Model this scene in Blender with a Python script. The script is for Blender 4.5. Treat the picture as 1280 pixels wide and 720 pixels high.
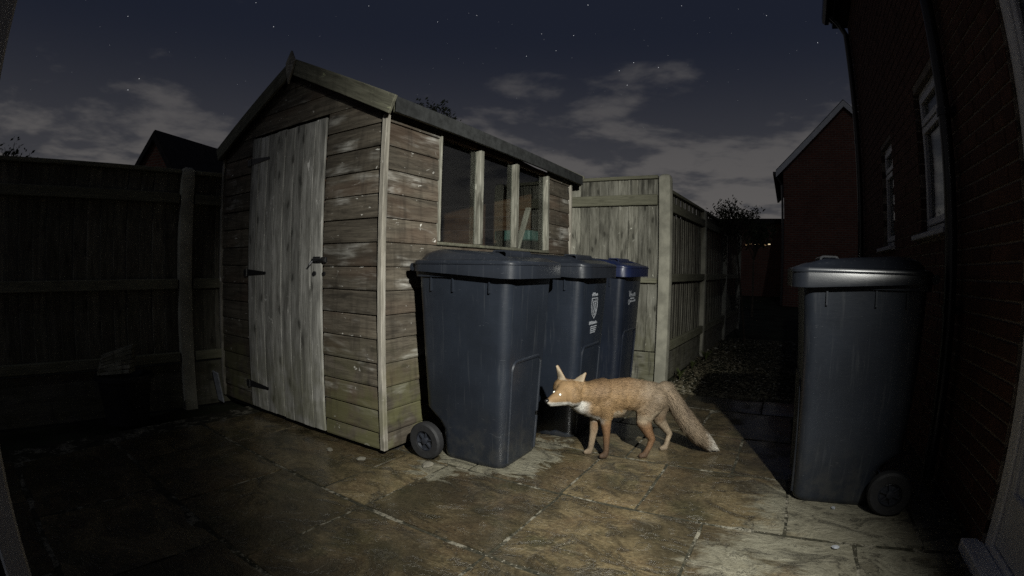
import bpy, bmesh, math, random
from math import sin, cos, pi, radians as RAD, sqrt
from mathutils import Vector, Matrix, noise
from mathutils.bvhtree import BVHTree

random.seed(7)
SC = bpy.context.scene
COL = SC.collection
for o in list(bpy.data.objects):
    bpy.data.objects.remove(o)

# ------------------------------------------------------------------ camera
CAM_H = 1.05
cd = bpy.data.cameras.new('camera')
cam = bpy.data.objects.new('camera', cd)
COL.objects.link(cam)
cd.type = 'PANO'                       # a wide action-camera lens: its barrel distortion is real optics
cd.panorama_type = 'FISHEYE_LENS_POLYNOMIAL'
cd.sensor_fit = 'HORIZONTAL'
cd.sensor_width = 36.0
cd.sensor_height = 20.25
_k = (1280.0 / 36.0) / 625.0
cd.fisheye_fov = RAD(170)
cd.fisheye_polynomial_k0 = 0.0
cd.fisheye_polynomial_k1 = -_k
cd.fisheye_polynomial_k2 = 0.0
cd.fisheye_polynomial_k3 = 0.0405 * _k ** 3
cd.fisheye_polynomial_k4 = 0.0
cd.clip_start = 0.02
cd.clip_end = 4000
PITCH, ROLL = 0.04116, 0.01697
_r0 = Vector((1, 0, 0)); _u0 = Vector((0, sin(PITCH), cos(PITCH))); _f = Vector((0, cos(PITCH), -sin(PITCH)))
_r = cos(ROLL) * _r0 + sin(ROLL) * _u0
_u = -sin(ROLL) * _r0 + cos(ROLL) * _u0
cam.matrix_world = Matrix(((_r.x, _u.x, -_f.x, 0), (_r.y, _u.y, -_f.y, 0), (_r.z, _u.z, -_f.z, CAM_H), (0, 0, 0, 1)))
SC.camera = cam

# ------------------------------------------------------------------ node helpers
class NT:
    def __init__(s, tree): s.t = tree
    def n(s, typ, ins=None, **props):
        nd = s.t.nodes.new(typ)
        for k, v in props.items(): setattr(nd, k, v)
        for k, v in (ins or {}).items():
            sock = nd.inputs[k]
            if isinstance(v, bpy.types.NodeSocket): s.t.links.new(v, sock)
            else: sock.default_value = v
        return nd
    def math(s, op, a, b=0.0, c=0.0, clamp=False):
        return s.n('ShaderNodeMath', {0: a, 1: b, 2: c}, operation=op, use_clamp=clamp).outputs[0]
    def vmath(s, op, a, b=(0, 0, 0)):
        nd = s.n('ShaderNodeVectorMath', {0: a, 1: b}, operation=op)
        return nd.outputs['Value'] if op in ('DOT_PRODUCT', 'LENGTH', 'DISTANCE') else nd.outputs[0]
    def mix(s, f, a, b, blend='MIX'):
        nd = s.n('ShaderNodeMix', data_type='RGBA', blend_type=blend)
        for i, v in ((0, f), (6, a), (7, b)):
            sock = nd.inputs[i]
            if isinstance(v, bpy.types.NodeSocket): s.t.links.new(v, sock)
            else: sock.default_value = v if i == 0 else (tuple(v) + (1,) if len(v) == 3 else v)
        return nd.outputs[2]
    def noise(s, vec, scale, detail=4, rough=.55, dist=0.0):
        return s.n('ShaderNodeTexNoise', {'Vector': vec, 'Scale': scale, 'Detail': detail, 'Roughness': rough, 'Distortion': dist}).outputs[0]
    def ramp(s, f, lo, hi, a=0.0, b=1.0):
        return s.n('ShaderNodeMapRange', {0: f, 1: lo, 2: hi, 3: a, 4: b}, interpolation_type='SMOOTHSTEP').outputs[0]
    def mapping(s, vec, scale=(1, 1, 1), loc=(0, 0, 0)):
        return s.n('ShaderNodeMapping', {'Vector': vec, 'Scale': scale, 'Location': loc}).outputs[0]
    def sep(s, vec): return s.n('ShaderNodeSeparateXYZ', {0: vec}).outputs
    def bump(s, h, strength, dist, normal=None):
        ins = {'Strength': strength, 'Distance': dist, 'Height': h}
        if normal is not None: ins['Normal'] = normal
        return s.n('ShaderNodeBump', ins).outputs[0]

def new_mat(name):
    m = bpy.data.materials.new(name); m.use_nodes = True
    t = m.node_tree; t.nodes.clear()
    nt = NT(t)
    out = nt.n('ShaderNodeOutputMaterial')
    return m, nt, out
def principled(nt, out, **ins):
    b = nt.n('ShaderNodeBsdfPrincipled')
    names = {'color': 'Base Color', 'rough': 'Roughness', 'metal': 'Metallic', 'spec': 'Specular IOR Level', 'normal': 'Normal', 'coat': 'Coat Weight', 'coat_rough': 'Coat Roughness', 'sheen': 'Sheen Weight'}
    for k, v in ins.items():
        s = b.inputs[names[k]]
        if isinstance(v, bpy.types.NodeSocket): nt.t.links.new(v, s)
        else: s.default_value = (tuple(v) + (1,)) if k == 'color' else v
    nt.t.links.new(b.outputs[0], out.inputs[0])
    return b

# ------------------------------------------------------------------ world: clear night sky, low cloud lit by a town
W = bpy.data.worlds.new('World'); SC.world = W; W.use_nodes = True
W.node_tree.nodes.clear()
wn = NT(W.node_tree)
wout = wn.n('ShaderNodeOutputWorld')
sky = wn.n('ShaderNodeTexSky', sky_type='NISHITA', sun_disc=False)
sky.sun_elevation = RAD(35); sky.sun_rotation = RAD(205); sky.air_density = 1.0; sky.dust_density = 0.3
tc = wn.n('ShaderNodeTexCoord')
dirv = wn.vmath('NORMALIZE', tc.outputs['Generated'])
z = wn.sep(dirv)[2]
# glow of the town towards the horizon
hz = wn.ramp(z, 0.05, 0.46, 1.0, 0.0)
base = wn.mix(hz, (0.0106, 0.0130, 0.0228), (0.052, 0.051, 0.055))
# clouds: thin layered bank, projected on a flat cloud deck
zc = wn.math('MAXIMUM', wn.math('ADD', z, 0.10), 0.06)
deck = wn.vmath('DIVIDE', dirv, wn.n('ShaderNodeCombineXYZ', {0: zc, 1: zc, 2: 1.0}).outputs[0])
deckm = wn.mapping(deck, (1, 1, 0.0), (1.7, -0.55, 0))
c1 = wn.noise(deckm, 1.05, 6, .56, .25)
c2 = wn.noise(deckm, 4.3, 5, .55, .2)
cl = wn.math('ADD', wn.math('MULTIPLY', c1, .75), wn.math('MULTIPLY', c2, .25))
low = wn.ramp(z, 0.12, 0.46, 0.10, -0.10)
cov = wn.ramp(wn.math('ADD', cl, low), 0.485, 0.61)
ccol = wn.mix(hz, (0.060, 0.058, 0.062), (0.115, 0.107, 0.102))
skyc = wn.mix(wn.math('MULTIPLY', cov, .85), base, ccol)
bg = wn.n('ShaderNodeBackground', {0: skyc, 1: 1.0})
bg2 = wn.n('ShaderNodeBackground', {0: sky.outputs[0], 1: 0.0004})
add = wn.n('ShaderNodeAddShader', {0: bg.outputs[0], 1: bg2.outputs[0]})
W.node_tree.links.new(add.outputs[0], wout.inputs[0])

# weak night fill added from behind the camera to lift the dark left side
ml = bpy.data.lights.new('night_fill', 'SUN'); ml.energy = 0.085; ml.angle = RAD(.5); ml.color = (0.86, 0.92, 1.0)
mo = bpy.data.objects.new('night_fill', ml); COL.objects.link(mo)
_d = Vector((sin(RAD(25)), cos(RAD(25)), -math.tan(RAD(35)))).normalized()
mo.rotation_euler = _d.to_track_quat('-Z', 'Y').to_euler()
# security flood lamp on the house wall beside the camera (the fixture itself is built with the house)
LAMP = Vector((0.80, -0.36, 2.24))
sl = bpy.data.lights.new('flood_beam', 'SPOT'); sl.energy = 1230; sl.color = (1.0, 1.0, 0.93)
sl.spot_size = RAD(106); sl.spot_blend = 1.0; sl.shadow_soft_size = 0.03
so = bpy.data.objects.new('flood_beam', sl); COL.objects.link(so); so.location = LAMP
_t = Vector((-0.180, 0.985, -0.48))
so.rotation_euler = _t.to_track_quat('-Z', 'Y').to_euler()
so.scale = (0.44, 1.0, 1.0)              # a flood lamp throws a tall, narrow patch

vs = SC.view_settings
vs.view_transform = 'Standard'; vs.look = 'None'; vs.gamma = 1; vs.exposure = 0.0; vs.use_curve_mapping = False
SC.cycles.use_denoising = False      # the grain suits a long night exposure
SC.cycles.max_bounces = 6
SC.cycles.caustics_reflective = False; SC.cycles.caustics_refractive = False
SC.cycles.sample_clamp_indirect = 1.0

# ------------------------------------------------------------------ mesh helpers
class MB:
    def __init__(s): s.v = []; s.f = []; s.m = []
    def box(s, lo, hi, mi=0):
        b = len(s.v); x0, y0, z0 = lo; x1, y1, z1 = hi
        s.v += [(x0,y0,z0),(x1,y0,z0),(x1,y1,z0),(x0,y1,z0),(x0,y0,z1),(x1,y0,z1),(x1,y1,z1),(x0,y1,z1)]
        for q in ((0,3,2,1),(4,5,6,7),(0,1,5,4),(1,2,6,5),(2,3,7,6),(3,0,4,7)):
            s.f.append([b+i for i in q]); s.m.append(mi)
        return s
    def obox(s, c, ax, size, mi=0):
        b0 = len(s.v); s.box((-size[0]/2,-size[1]/2,-size[2]/2), (size[0]/2,size[1]/2,size[2]/2), mi)
        for i in range(b0, len(s.v)):
            p = s.v[i]; s.v[i] = tuple(Vector(c) + ax[0]*p[0] + ax[1]*p[1] + ax[2]*p[2])
        return s
    def prism(s, poly, a, b, fn, mi=0):      # poly in 2D, swept between parameters a and b through fn(u, v, w)
        n = len(poly); o = len(s.v)
        s.v += [fn(u, v, a) for u, v in poly] + [fn(u, v, b) for u, v in poly]
        for i in range(n):
            j = (i+1) % n; s.f.append([o+i, o+j, o+n+j, o+n+i]); s.m.append(mi)
        s.f.append([o+i for i in range(n)][::-1]); s.m.append(mi)
        s.f.append([o+n+i for i in range(n)]); s.m.append(mi)
        return s
    def loft(s, rings, cap0=True, cap1=True, mi=0):
        o = len(s.v); n = len(rings[0])
        for r in rings: s.v += [tuple(p) for p in r]
        for k in range(len(rings)-1):
            for i in range(n):
                j = (i+1) % n
                s.f.append([o+k*n+i, o+k*n+j, o+(k+1)*n+j, o+(k+1)*n+i]); s.m.append(mi)
        if cap0: s.f.append([o+i for i in range(n)][::-1]); s.m.append(mi)
        if cap1: s.f.append([o+(len(rings)-1)*n+i for i in range(n)]); s.m.append(mi)
        return s
    def tube(s, pts, rad, seg=8, mi=0, caps=True):
        pts = [Vector(p) for p in pts]; rings = []
        if not isinstance(rad, (list, tuple)): rad = [rad]*len(pts)
        prev = None
        for i, p in enumerate(pts):
            t = (pts[min(i+1, len(pts)-1)] - pts[max(i-1, 0)]).normalized()
            if prev is None:
                a = t.orthogonal().normalized()
            else:
                a = (prev - t*prev.dot(t)).normalized()
            prev = a; b = t.cross(a)
            rings.append([p + (a*cos(2*pi*k/seg) + b*sin(2*pi*k/seg))*rad[i] for k in range(seg)])
        return s.loft(rings, caps, caps, mi)
    def mesh(s, name):
        me = bpy.data.meshes.new(name); me.from_pydata([tuple(p) for p in s.v], [], s.f)
        if any(s.m): me.polygons.foreach_set('material_index', s.m)
        me.validate(); me.update(); return me

def fixn(me, bevel=0.0, seg=1, smooth=None):
    bm = bmesh.new(); bm.from_mesh(me)
    bmesh.ops.recalc_face_normals(bm, faces=bm.faces)
    if bevel: bmesh.ops.bevel(bm, geom=list(bm.edges), offset=bevel, segments=seg, affect='EDGES', profile=.6, clamp_overlap=True)
    if smooth is not None:
        for f in bm.faces: f.smooth = True
        for e in bm.edges:
            if len(e.link_faces) == 2 and e.calc_face_angle(0) > RAD(smooth): e.smooth = False
    bm.to_mesh(me); bm.free(); return me

def obj(name, me, mats, parent=None, loc=(0,0,0), rot=(0,0,0), kind=None, label=None):
    o = bpy.data.objects.new(name, me); COL.objects.link(o)
    if not isinstance(mats, (list, tuple)): mats = [mats]
    if me is not None and len(me.materials) == 0:
        for m in mats: me.materials.append(m)
    if parent is not None: o.parent = parent
    o.location = loc; o.rotation_euler = rot
    if kind: o['kind'] = kind
    if label: o['label'] = label
    return o
def thing(name, label, cat, loc=(0,0,0), rotz=0.0, group=None):
    o = bpy.data.objects.new(name, None); COL.objects.link(o); o.location = loc; o.rotation_euler = (0,0,rotz)
    o.empty_display_size = .1
    return tag(o, label, cat, group)
def tag(o, label, cat, group=None):
    o['label'] = label; o['category'] = cat
    if group: o['group'] = group
    return o
def mb(bm_, name, mats, parent=None, bevel=0.0, smooth=None, **kw):
    return obj(name, fixn(bm_.mesh(name), bevel, 1, smooth), mats, parent, **kw)
_cache = {}
def boxmesh(key, sx, sy, sz, bevel=0.003):
    k = (key, round(sx, 3), round(sy, 3), round(sz, 3))
    if k not in _cache:
        _cache[k] = fixn(MB().box((-sx/2,-sy/2,-sz/2), (sx/2,sy/2,sz/2)).mesh(key), bevel)
    return _cache[k]

# ------------------------------------------------------------------ materials
def objcoord(nt, amount=37.0):
    tcn = nt.n('ShaderNodeTexCoord'); oi = nt.n('ShaderNodeObjectInfo')
    off = nt.math('MULTIPLY', oi.outputs['Random'], amount)
    v = nt.n('ShaderNodeCombineXYZ', {0: off, 1: nt.math('MULTIPLY', off, 1.7), 2: nt.math('MULTIPLY', off, .6)}).outputs[0]
    return nt.vmath('ADD', tcn.outputs['Object'], v), oi.outputs['Random']

def wood(name, dark, light, pale=(.30,.29,.26), pale_amt=.3, algae=0.0, knots=.6, rough=.8, streak=18, bump=.5, red=0.0, grime=0.0):
    """weathered sawn board, length along local X"""
    m, nt, out = new_mat(name)
    v, rnd = objcoord(nt)
    g1 = nt.noise(nt.mapping(v, (1.6, streak, streak)), 2.2, 6, .62, .6)
    g2 = nt.noise(nt.mapping(v, (3.0, streak*4, streak*4)), 3.0, 3, .6, .2)
    big = nt.noise(nt.mapping(v, (1.3, 4, 4)), 1.7, 4, .6, .4)
    c = nt.mix(nt.ramp(g1, .30, .70), dark, light)
    c = nt.mix(nt.math('MULTIPLY', nt.ramp(g2, .50, .70), .7), c, tuple(x*.5 for x in dark))
    g3 = nt.noise(nt.mapping(v, (14, 60, 60)), 3.0, 4, .7, .3)
    c = nt.mix(nt.math('MULTIPLY', nt.ramp(g3, .56, .72), .45), c, tuple(min(1, x*1.25) for x in light))
    if red:
        c = nt.mix(nt.math('MULTIPLY', nt.ramp(nt.noise(nt.mapping(v, (.9, 3, 3)), 1.3, 3), .48, .66), red), c, (.085, .038, .020))
    pm = nt.math('MULTIPLY', nt.ramp(big, .54, .74), nt.ramp(g1, .35, .62))
    c = nt.mix(nt.math('MULTIPLY', pm, pale_amt), c, pale)
    # small bleached scars
    sc = nt.noise(nt.mapping(v, (7, 16, 16)), 1.25, 3, .65, 1.2)
    c = nt.mix(nt.math('MULTIPLY', nt.ramp(sc, .66, .74), min(1.0, pale_amt*1.8)), c, tuple(min(1, x*1.5) for x in pale))
    # knots
    sv = nt.sep(v)
    wob = nt.math('MULTIPLY', nt.noise(v, 9, 3), .05)
    vo = nt.n('ShaderNodeTexVoronoi', {'Vector': nt.n('ShaderNodeCombineXYZ', {0: nt.math('MULTIPLY', nt.math('ADD', sv[0], wob), 3.4), 1: nt.math('MULTIPLY', nt.math('ADD', sv[2], wob), 9.0), 2: 0.0}).outputs[0], 'Scale': 1.0, 'Randomness': 1.0}, voronoi_dimensions='2D')
    has = nt.math('GREATER_THAN', nt.n('ShaderNodeSeparateColor', {0: vo.outputs['Color']}).outputs[0], .55)
    kn = nt.math('MULTIPLY', nt.math('MULTIPLY', nt.ramp(vo.outputs['Distance'], .05, .15, 1, 0), knots), has)
    c = nt.mix(kn, c, tuple(x*.30 for x in dark))
    halo = nt.math('MULTIPLY', nt.math('MULTIPLY', nt.ramp(vo.outputs['Distance'], .12, .40, 1, 0), knots*.4), has)
    c = nt.mix(halo, c, tuple(x*.7 for x in dark))
    tone = nt.math('ADD', nt.math('MULTIPLY', rnd, .5), .75)
    c = nt.mix(1.0, c, nt.n('ShaderNodeCombineColor', {0: tone, 1: tone, 2: tone}).outputs[0], 'MULTIPLY')
    geo = nt.n('ShaderNodeNewGeometry'); pz = nt.sep(geo.outputs['Position'])[2]
    if algae:
        am = nt.math('MULTIPLY', nt.ramp(pz, .15, .75, 1, 0), nt.ramp(nt.noise(geo.outputs['Position'], 6, 4), .36, .60))
        c = nt.mix(nt.math('MULTIPLY', am, algae), c, (.090, .088, .038))
    if grime:
        gm = nt.math('MULTIPLY', nt.ramp(nt.noise(nt.mapping(geo.outputs['Position'], (9, 9, 1.2)), 1.6, 5, .6), .5, .68), grime)
        c = nt.mix(gm, c, tuple(x*.35 for x in dark))
    bh = nt.math('ADD', nt.math('MULTIPLY', g1, .5), nt.math('MULTIPLY', g2, .5))
    principled(nt, out, color=c, rough=rough, spec=.25, normal=nt.bump(bh, bump, .004))
    return m

M = {}
M['shed'] = wood('shed_boards', (.044,.037,.028), (.104,.089,.068), (.36,.35,.32), .9, algae=.75, knots=.6, red=.24, grime=.4)
M['gable'] = M['shed']
M['shed_in'] = wood('bare_inner_boards', (.075,.038,.020), (.13,.072,.038), (.14,.10,.07), .15, knots=.5)
M['door'] = wood('bleached_door_boards', (.165,.16,.143), (.34,.332,.305), (.46,.45,.42), .5, algae=.5, knots=1.0, streak=12, grime=.55)
M['trim'] = wood('pale_trim', (.19,.175,.145), (.33,.305,.26), (.42,.40,.36), .6, algae=.6, knots=.5, grime=.7)
M['barge'] = wood('barge_board', (.085,.083,.060), (.150,.145,.108), (.23,.24,.15), .4, knots=.3, grime=.4)
M['fence'] = wood('fence_boards', (.110,.106,.084), (.235,.228,.190), (.33,.325,.28), .5, algae=.55, knots=1.0, streak=12, grime=.95)
M['fence_shaded'] = wood('shaded_fence_boards', (.10,.094,.074), (.18,.172,.14), (.26,.25,.21), .35, algae=.3, knots=.8, streak=12, grime=.5)  # darker copy of the fence boards; shade put into its colour
M['rail'] = wood('fence_rails', (.115,.112,.078), (.175,.170,.122), (.22,.22,.16), .25, algae=.4, knots=.35)

def plain(name, color, rough=.6, metal=0.0, spec=.5, nscale=0, namt=.2, bump=0.0, bscale=60):
    m, nt, out = new_mat(name)
    v, rnd = objcoord(nt, 9)
    c = color
    kw = {}
    if nscale:
        n1 = nt.noise(v, nscale, 5, .6)
        c = nt.mix(nt.ramp(n1, .3, .7), tuple(x*(1-namt) for x in color), tuple(min(1, x*(1+namt)) for x in color))
    if bump:
        kw['normal'] = nt.bump(nt.noise(v, bscale, 4, .6), bump, .003)
    principled(nt, out, color=c, rough=rough, metal=metal, spec=spec, **kw)
    return m
M['concrete'] = plain('cast_concrete', (.30,.29,.235), .85, spec=.2, nscale=7, namt=.24, bump=.6, bscale=90)
M['felt'] = plain('roof_felt', (.020,.021,.021), .85, spec=.25, nscale=20, namt=.35, bump=.8, bscale=160)
M['iron'] = plain('black_iron', (.012,.012,.013), .45, spec=.5, nscale=30, namt=.3, bump=.2)
M['steel'] = plain('zinc_steel', (.35,.35,.36), .35, metal=.9, nscale=30)
M['upvc'] = plain('white_upvc', (.56,.56,.57), .4, spec=.45, nscale=5, namt=.08)
M['upvc_grey'] = plain('door_upvc', (.66,.67,.70), .42, spec=.45, nscale=5, namt=.1)
M['pipe'] = plain('black_gutter_plastic', (.014,.015,.018), .28, spec=.5, nscale=12, namt=.2)
M['rubber'] = plain('tyre_rubber', (.011,.011,.012), .7, spec=.35, nscale=40, namt=.2, bump=.3)
M['hub'] = plain('wheel_plastic', (.016,.018,.024), .4, spec=.45, nscale=25, namt=.2)
M['print'] = plain('white_print', (.20,.21,.23), .55, spec=.3, nscale=60, namt=.25)
M['mortar'] = plain('mortar', (.20,.17,.14), .9, spec=.2, nscale=25, namt=.25, bump=.5, bscale=120)
M['soil'] = plain('damp_soil', (.030,.026,.018), .9, spec=.25, nscale=8, namt=.5, bump=.8, bscale=40)
M['ground'] = plain('dark_ground', (.024,.026,.016), .95, spec=.1, nscale=2, namt=.5)
M['tile'] = plain('dark_roof_tiles', (.020,.018,.018), .8, spec=.2, nscale=6, namt=.3)
M['bark'] = plain('bark', (.07,.055,.04), .9, spec=.2, nscale=14, namt=.4, bump=.5)
M['slate'] = plain('pale_offcut', (.24,.25,.27), .6, spec=.3, nscale=9, namt=.3)
M['tub'] = plain('black_tub', (.010,.010,.012), .5, spec=.3, nscale=8, namt=.2)
M['teal'] = plain('teal_plastic', (.065,.13,.115), .5, nscale=8, namt=.15)
M['net'] = plain('net_curtain', (.26,.27,.29), .9, spec=.1, nscale=30, namt=.25)
M['claw'] = plain('nose_leather', (.010,.009,.009), .35, spec=.5)
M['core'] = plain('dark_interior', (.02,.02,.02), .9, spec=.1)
M['eye'] = plain('eye_shine', (.95,.92,.80), .12, spec=1.0)  # pale colour stands in for lamp light thrown back by the eyes
M['stones'] = plain('garden_stone', (.13,.12,.095), .85, spec=.25, nscale=20, namt=.35)

def plastic(name, col, rough=.34):
    m, nt, out = new_mat(name)
    v, rnd = objcoord(nt, 11)
    n1 = nt.noise(v, 3.2, 4, .6); n2 = nt.noise(nt.mapping(v, (4, 4, 30)), 3.0, 4, .7, 1.5)
    c = nt.mix(nt.ramp(n1, .3, .75), tuple(x*.82 for x in col), tuple(x*1.22 for x in col))
    # scuffs
    scuff = nt.noise(nt.mapping(v, (6, 6, 26)), 1.9, 3, .75, 2.2)
    c = nt.mix(nt.math('MULTIPLY', nt.ramp(scuff, .685, .72), .35), c, (.10,.105,.115))
    geo = nt.n('ShaderNodeNewGeometry'); pz = nt.sep(geo.outputs['Position'])[2]
    dirt = nt.math('MULTIPLY', nt.ramp(pz, .02, .40, 1, 0), nt.ramp(nt.noise(geo.outputs['Position'], 14, 5, .65), .42, .66))
    c = nt.mix(nt.math('MULTIPLY', dirt, .20), c, (.060,.055,.044))
    drip = nt.noise(nt.mapping(v, (34, 34, 1.3)), 1.5, 4, .6)
    c = nt.mix(nt.math('MULTIPLY', nt.ramp(drip, .56, .72), .22), c, (.055,.058,.062))
    h = nt.noise(v, 240, 2, .5)
    nb = nt.bump(h, .15, .001)
    r = nt.math('ADD', nt.math('MULTIPLY', n2, .16), rough - .06)
    principled(nt, out, color=c, rough=r, spec=.5, normal=nb)
    return m
M['bin'] = plastic('grey_bin_plastic', (.0104,.0130,.0184))
M['bin2'] = plastic('slate_bin_plastic', (.0092,.0120,.0180))
M['bin3'] = plastic('navy_bin_plastic', (.0075,.0102,.0175))
M['lid_blue'] = plastic('blue_lid_plastic', (.006,.010,.034), .34)
M['lid'] = plastic('grey_lid_plastic', (.0115,.0135,.018), .27)

def brick_mat():
    m, nt, out = new_mat('red_brick')
    v, rnd = objcoord(nt, 23)
    n1 = nt.noise(v, 16, 5, .65); n2 = nt.noise(v, 70, 4, .6)
    geo = nt.n('ShaderNodeNewGeometry')
    big = nt.noise(geo.outputs['Position'], 5.0, 2)
    rp = nt.n('ShaderNodeTexWhiteNoise', {0: nt.vmath('FLOOR', nt.vmath('MULTIPLY', geo.outputs['Position'], (6.0, 6.0, 13.333)))}, noise_dimensions='3D').outputs[0]
    mixr = nt.math('FRACT', nt.math('ADD', rnd, nt.math('MULTIPLY', rp, .35)))
    c = nt.mix(mixr, (.068,.034,.026), (.118,.060,.043))
    c = nt.mix(nt.ramp(n1, .4, .75), c, (.085,.046,.034))
    c = nt.mix(nt.math('MULTIPLY', nt.ramp(big, .5, .7), .4), c, (.055,.03,.024))
    principled(nt, out, color=c, rough=.88, spec=.2, normal=nt.bump(n2, .6, .003))
    return m
M['brick'] = brick_mat()

def far_brick():
    m, nt, out = new_mat('far_brickwork')
    tcn = nt.n('ShaderNodeTexCoord')
    b = nt.n('ShaderNodeTexBrick', {'Vector': nt.n('ShaderNodeMapping', {'Vector': tcn.outputs['Object'], 'Rotation': (RAD(90), 0, 0)}).outputs[0], 'Color1': (.16,.060,.040,1), 'Color2': (.105,.042,.030,1), 'Mortar': (.14,.11,.09,1), 'Scale': 1.0, 'Mortar Size': .012, 'Brick Width': .225, 'Row Height': .075})
    n1 = nt.noise(tcn.outputs['Object'], 1.2, 4)
    c = nt.mix(nt.math('MULTIPLY', nt.ramp(n1, .4, .7), .4), b.outputs[0], (.07,.035,.027))
    principled(nt, out, color=c, rough=.9, spec=.15)
    return m
M['far_brick'] = far_brick()

def glass_mat(name, tint=(1,1,1), refl=.09):
    m, nt, out = new_mat(name)
    tr = nt.n('ShaderNodeBsdfTransparent', {0: tuple(tint)+(1,)})
    gl = nt.n('ShaderNodeBsdfGlossy', {0: (1,1,1,1), 1: .03})
    fr = nt.n('ShaderNodeFresnel', {0: 1.5}).outputs[0]
    f = nt.math('MULTIPLY', fr, refl)
    mx = nt.n('ShaderNodeMixShader', {0: f, 1: tr.outputs[0], 2: gl.outputs[0]})
    nt.t.links.new(mx.outputs[0], out.inputs[0]); return m
M['glass'] = glass_mat('window_glass', (.88,.90,.89), .22)
M['glass_house'] = glass_mat('house_glass', (.80,.83,.82), .8)

def slab_mat():
    m, nt, out = new_mat('riven_stone')
    geo = nt.n('ShaderNodeNewGeometry'); p = geo.outputs['Position']
    oi = nt.n('ShaderNodeObjectInfo'); rnd = oi.outputs['Random']
    off = nt.n('ShaderNodeCombineXYZ', {0: nt.math('MULTIPLY', rnd, 31), 1: nt.math('MULTIPLY', rnd, 17), 2: 0.0}).outputs[0]
    ang = RAD(31)
    rv = nt.n('ShaderNodeVectorRotate', {'Vector': p, 'Angle': ang}, rotation_type='Z_AXIS').outputs[0]
    q = nt.vmath('ADD', rv, off)
    # layers of the riven face run along the slab: stretched noise
    lay = nt.noise(nt.mapping(q, (3.0, 4.6, 1)), 1.5, 8, .66, 1.2)
    fine = nt.noise(nt.mapping(q, (11, 17, 1)), 2.2, 6, .7, .6)
    blot = nt.noise(q, 2.3, 5, .6, .5)
    grain = nt.noise(p, 130, 3, .6)
    c = nt.mix(nt.ramp(lay, .38, .62), (.030,.023,.012), (.108,.083,.044))
    c = nt.mix(nt.math('MULTIPLY', nt.ramp(blot, .46, .62), .65), c, (.070,.048,.026))
    c = nt.mix(nt.math('MULTIPLY', nt.ramp(fine, .52, .72), .5), c, (.020,.018,.012))
    c = nt.mix(nt.math('MULTIPLY', nt.ramp(nt.noise(q, 3.4, 4), .53, .68), .6), c, (.034,.033,.014))
    sp = nt.noise(nt.mapping(q, (26, 40, 1)), 2.0, 5, .72, .4)
    c = nt.mix(nt.math('MULTIPLY', nt.ramp(sp, .54, .66), .55), c, (.165,.142,.092))
    c = nt.mix(nt.math('MULTIPLY', nt.ramp(sp, .46, .36), .6), c, (.016,.014,.010))
    tone = nt.math('ADD', nt.math('MULTIPLY', rnd, .75), .66)
    c = nt.mix(1.0, c, nt.n('ShaderNodeCombineColor', {0: tone, 1: tone, 2: tone}).outputs[0], 'MULTIPLY')
    damp = nt.ramp(nt.noise(p, 1.9, 6, .62, .5), .44, .60)
    c = nt.mix(nt.math('MULTIPLY', damp, .62), c, (.020,.017,.010))
    fl = nt.math('FRACT', nt.math('MULTIPLY', lay, 5.0))
    c = nt.mix(nt.math('MULTIPLY', nt.math('MULTIPLY', nt.ramp(fl, .0, .05), nt.ramp(fl, .16, .07)), .18), c, (.20,.175,.12))
    # drying: pale stone where the slabs lie sheltered by the wall and under the bins
    edge = nt.math('MULTIPLY', nt.math('SUBTRACT', nt.noise(nt.mapping(q, (5, 10, 1)), 1.5, 7, .7, .6), .5), .55)
    def near(x, y, r0, r1):
        d = nt.vmath('DISTANCE', p, (x, y, 0.0)); return nt.ramp(nt.math('ADD', d, edge), r0, r1, 1, 0)
    dry = near(1.55, 1.72, .38, .55)
    for a in ((1.34, 1.38, .22, .36), (1.05, 1.62, .10, .24), (.80, 1.50, .06, .22), (-.37, 2.44, .10, .14), (-.15, 2.50, .12, .15), (.03, 2.52, .13, .16), (.11, 2.66, .14, .17), (.24, 2.86, .08, .13), (-.15, 2.66, .25, .29)):
        dry = nt.math('MAXIMUM', dry, near(*a))
    pale = nt.mix(nt.ramp(lay, .35, .65), (.085,.078,.054), (.175,.165,.122))
    pale = nt.mix(nt.math('MULTIPLY', nt.ramp(sp, .47, .36), .5), pale, (.05,.046,.032))
    c = nt.mix(nt.math('MULTIPLY', dry, .85), c, pale)
    wet = nt.math('MULTIPLY', nt.ramp(nt.noise(p, 2.6, 4, .6), .30, .48), nt.math('SUBTRACT', 1.0, dry))
    rough = nt.math('SUBTRACT', .66, nt.math('MULTIPLY', wet, .32))
    h = nt.math('ADD', nt.math('MULTIPLY', lay, 1.0), nt.math('ADD', nt.math('MULTIPLY', fine, .35), nt.math('MULTIPLY', grain, .08)))
    # riven steps
    st = nt.ramp(nt.math('FRACT', nt.math('MULTIPLY', lay, 5.0)), .0, .22)
    h = nt.math('ADD', h, nt.math('MULTIPLY', st, .16))
    film = nt.bump(nt.math('ADD', nt.math('MULTIPLY', lay, .6), nt.math('MULTIPLY', fine, .08)), .3, .010)
    b_ = principled(nt, out, color=c, rough=rough, spec=.5, coat=nt.math('MULTIPLY', wet, .8), coat_rough=.17, normal=nt.bump(h, nt.math('SUBTRACT', 1.0, nt.math('MULTIPLY', wet, .25)), .024))
    nt.t.links.new(film, b_.inputs['Coat Normal'])
    return m
M['slab'] = slab_mat()
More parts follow.
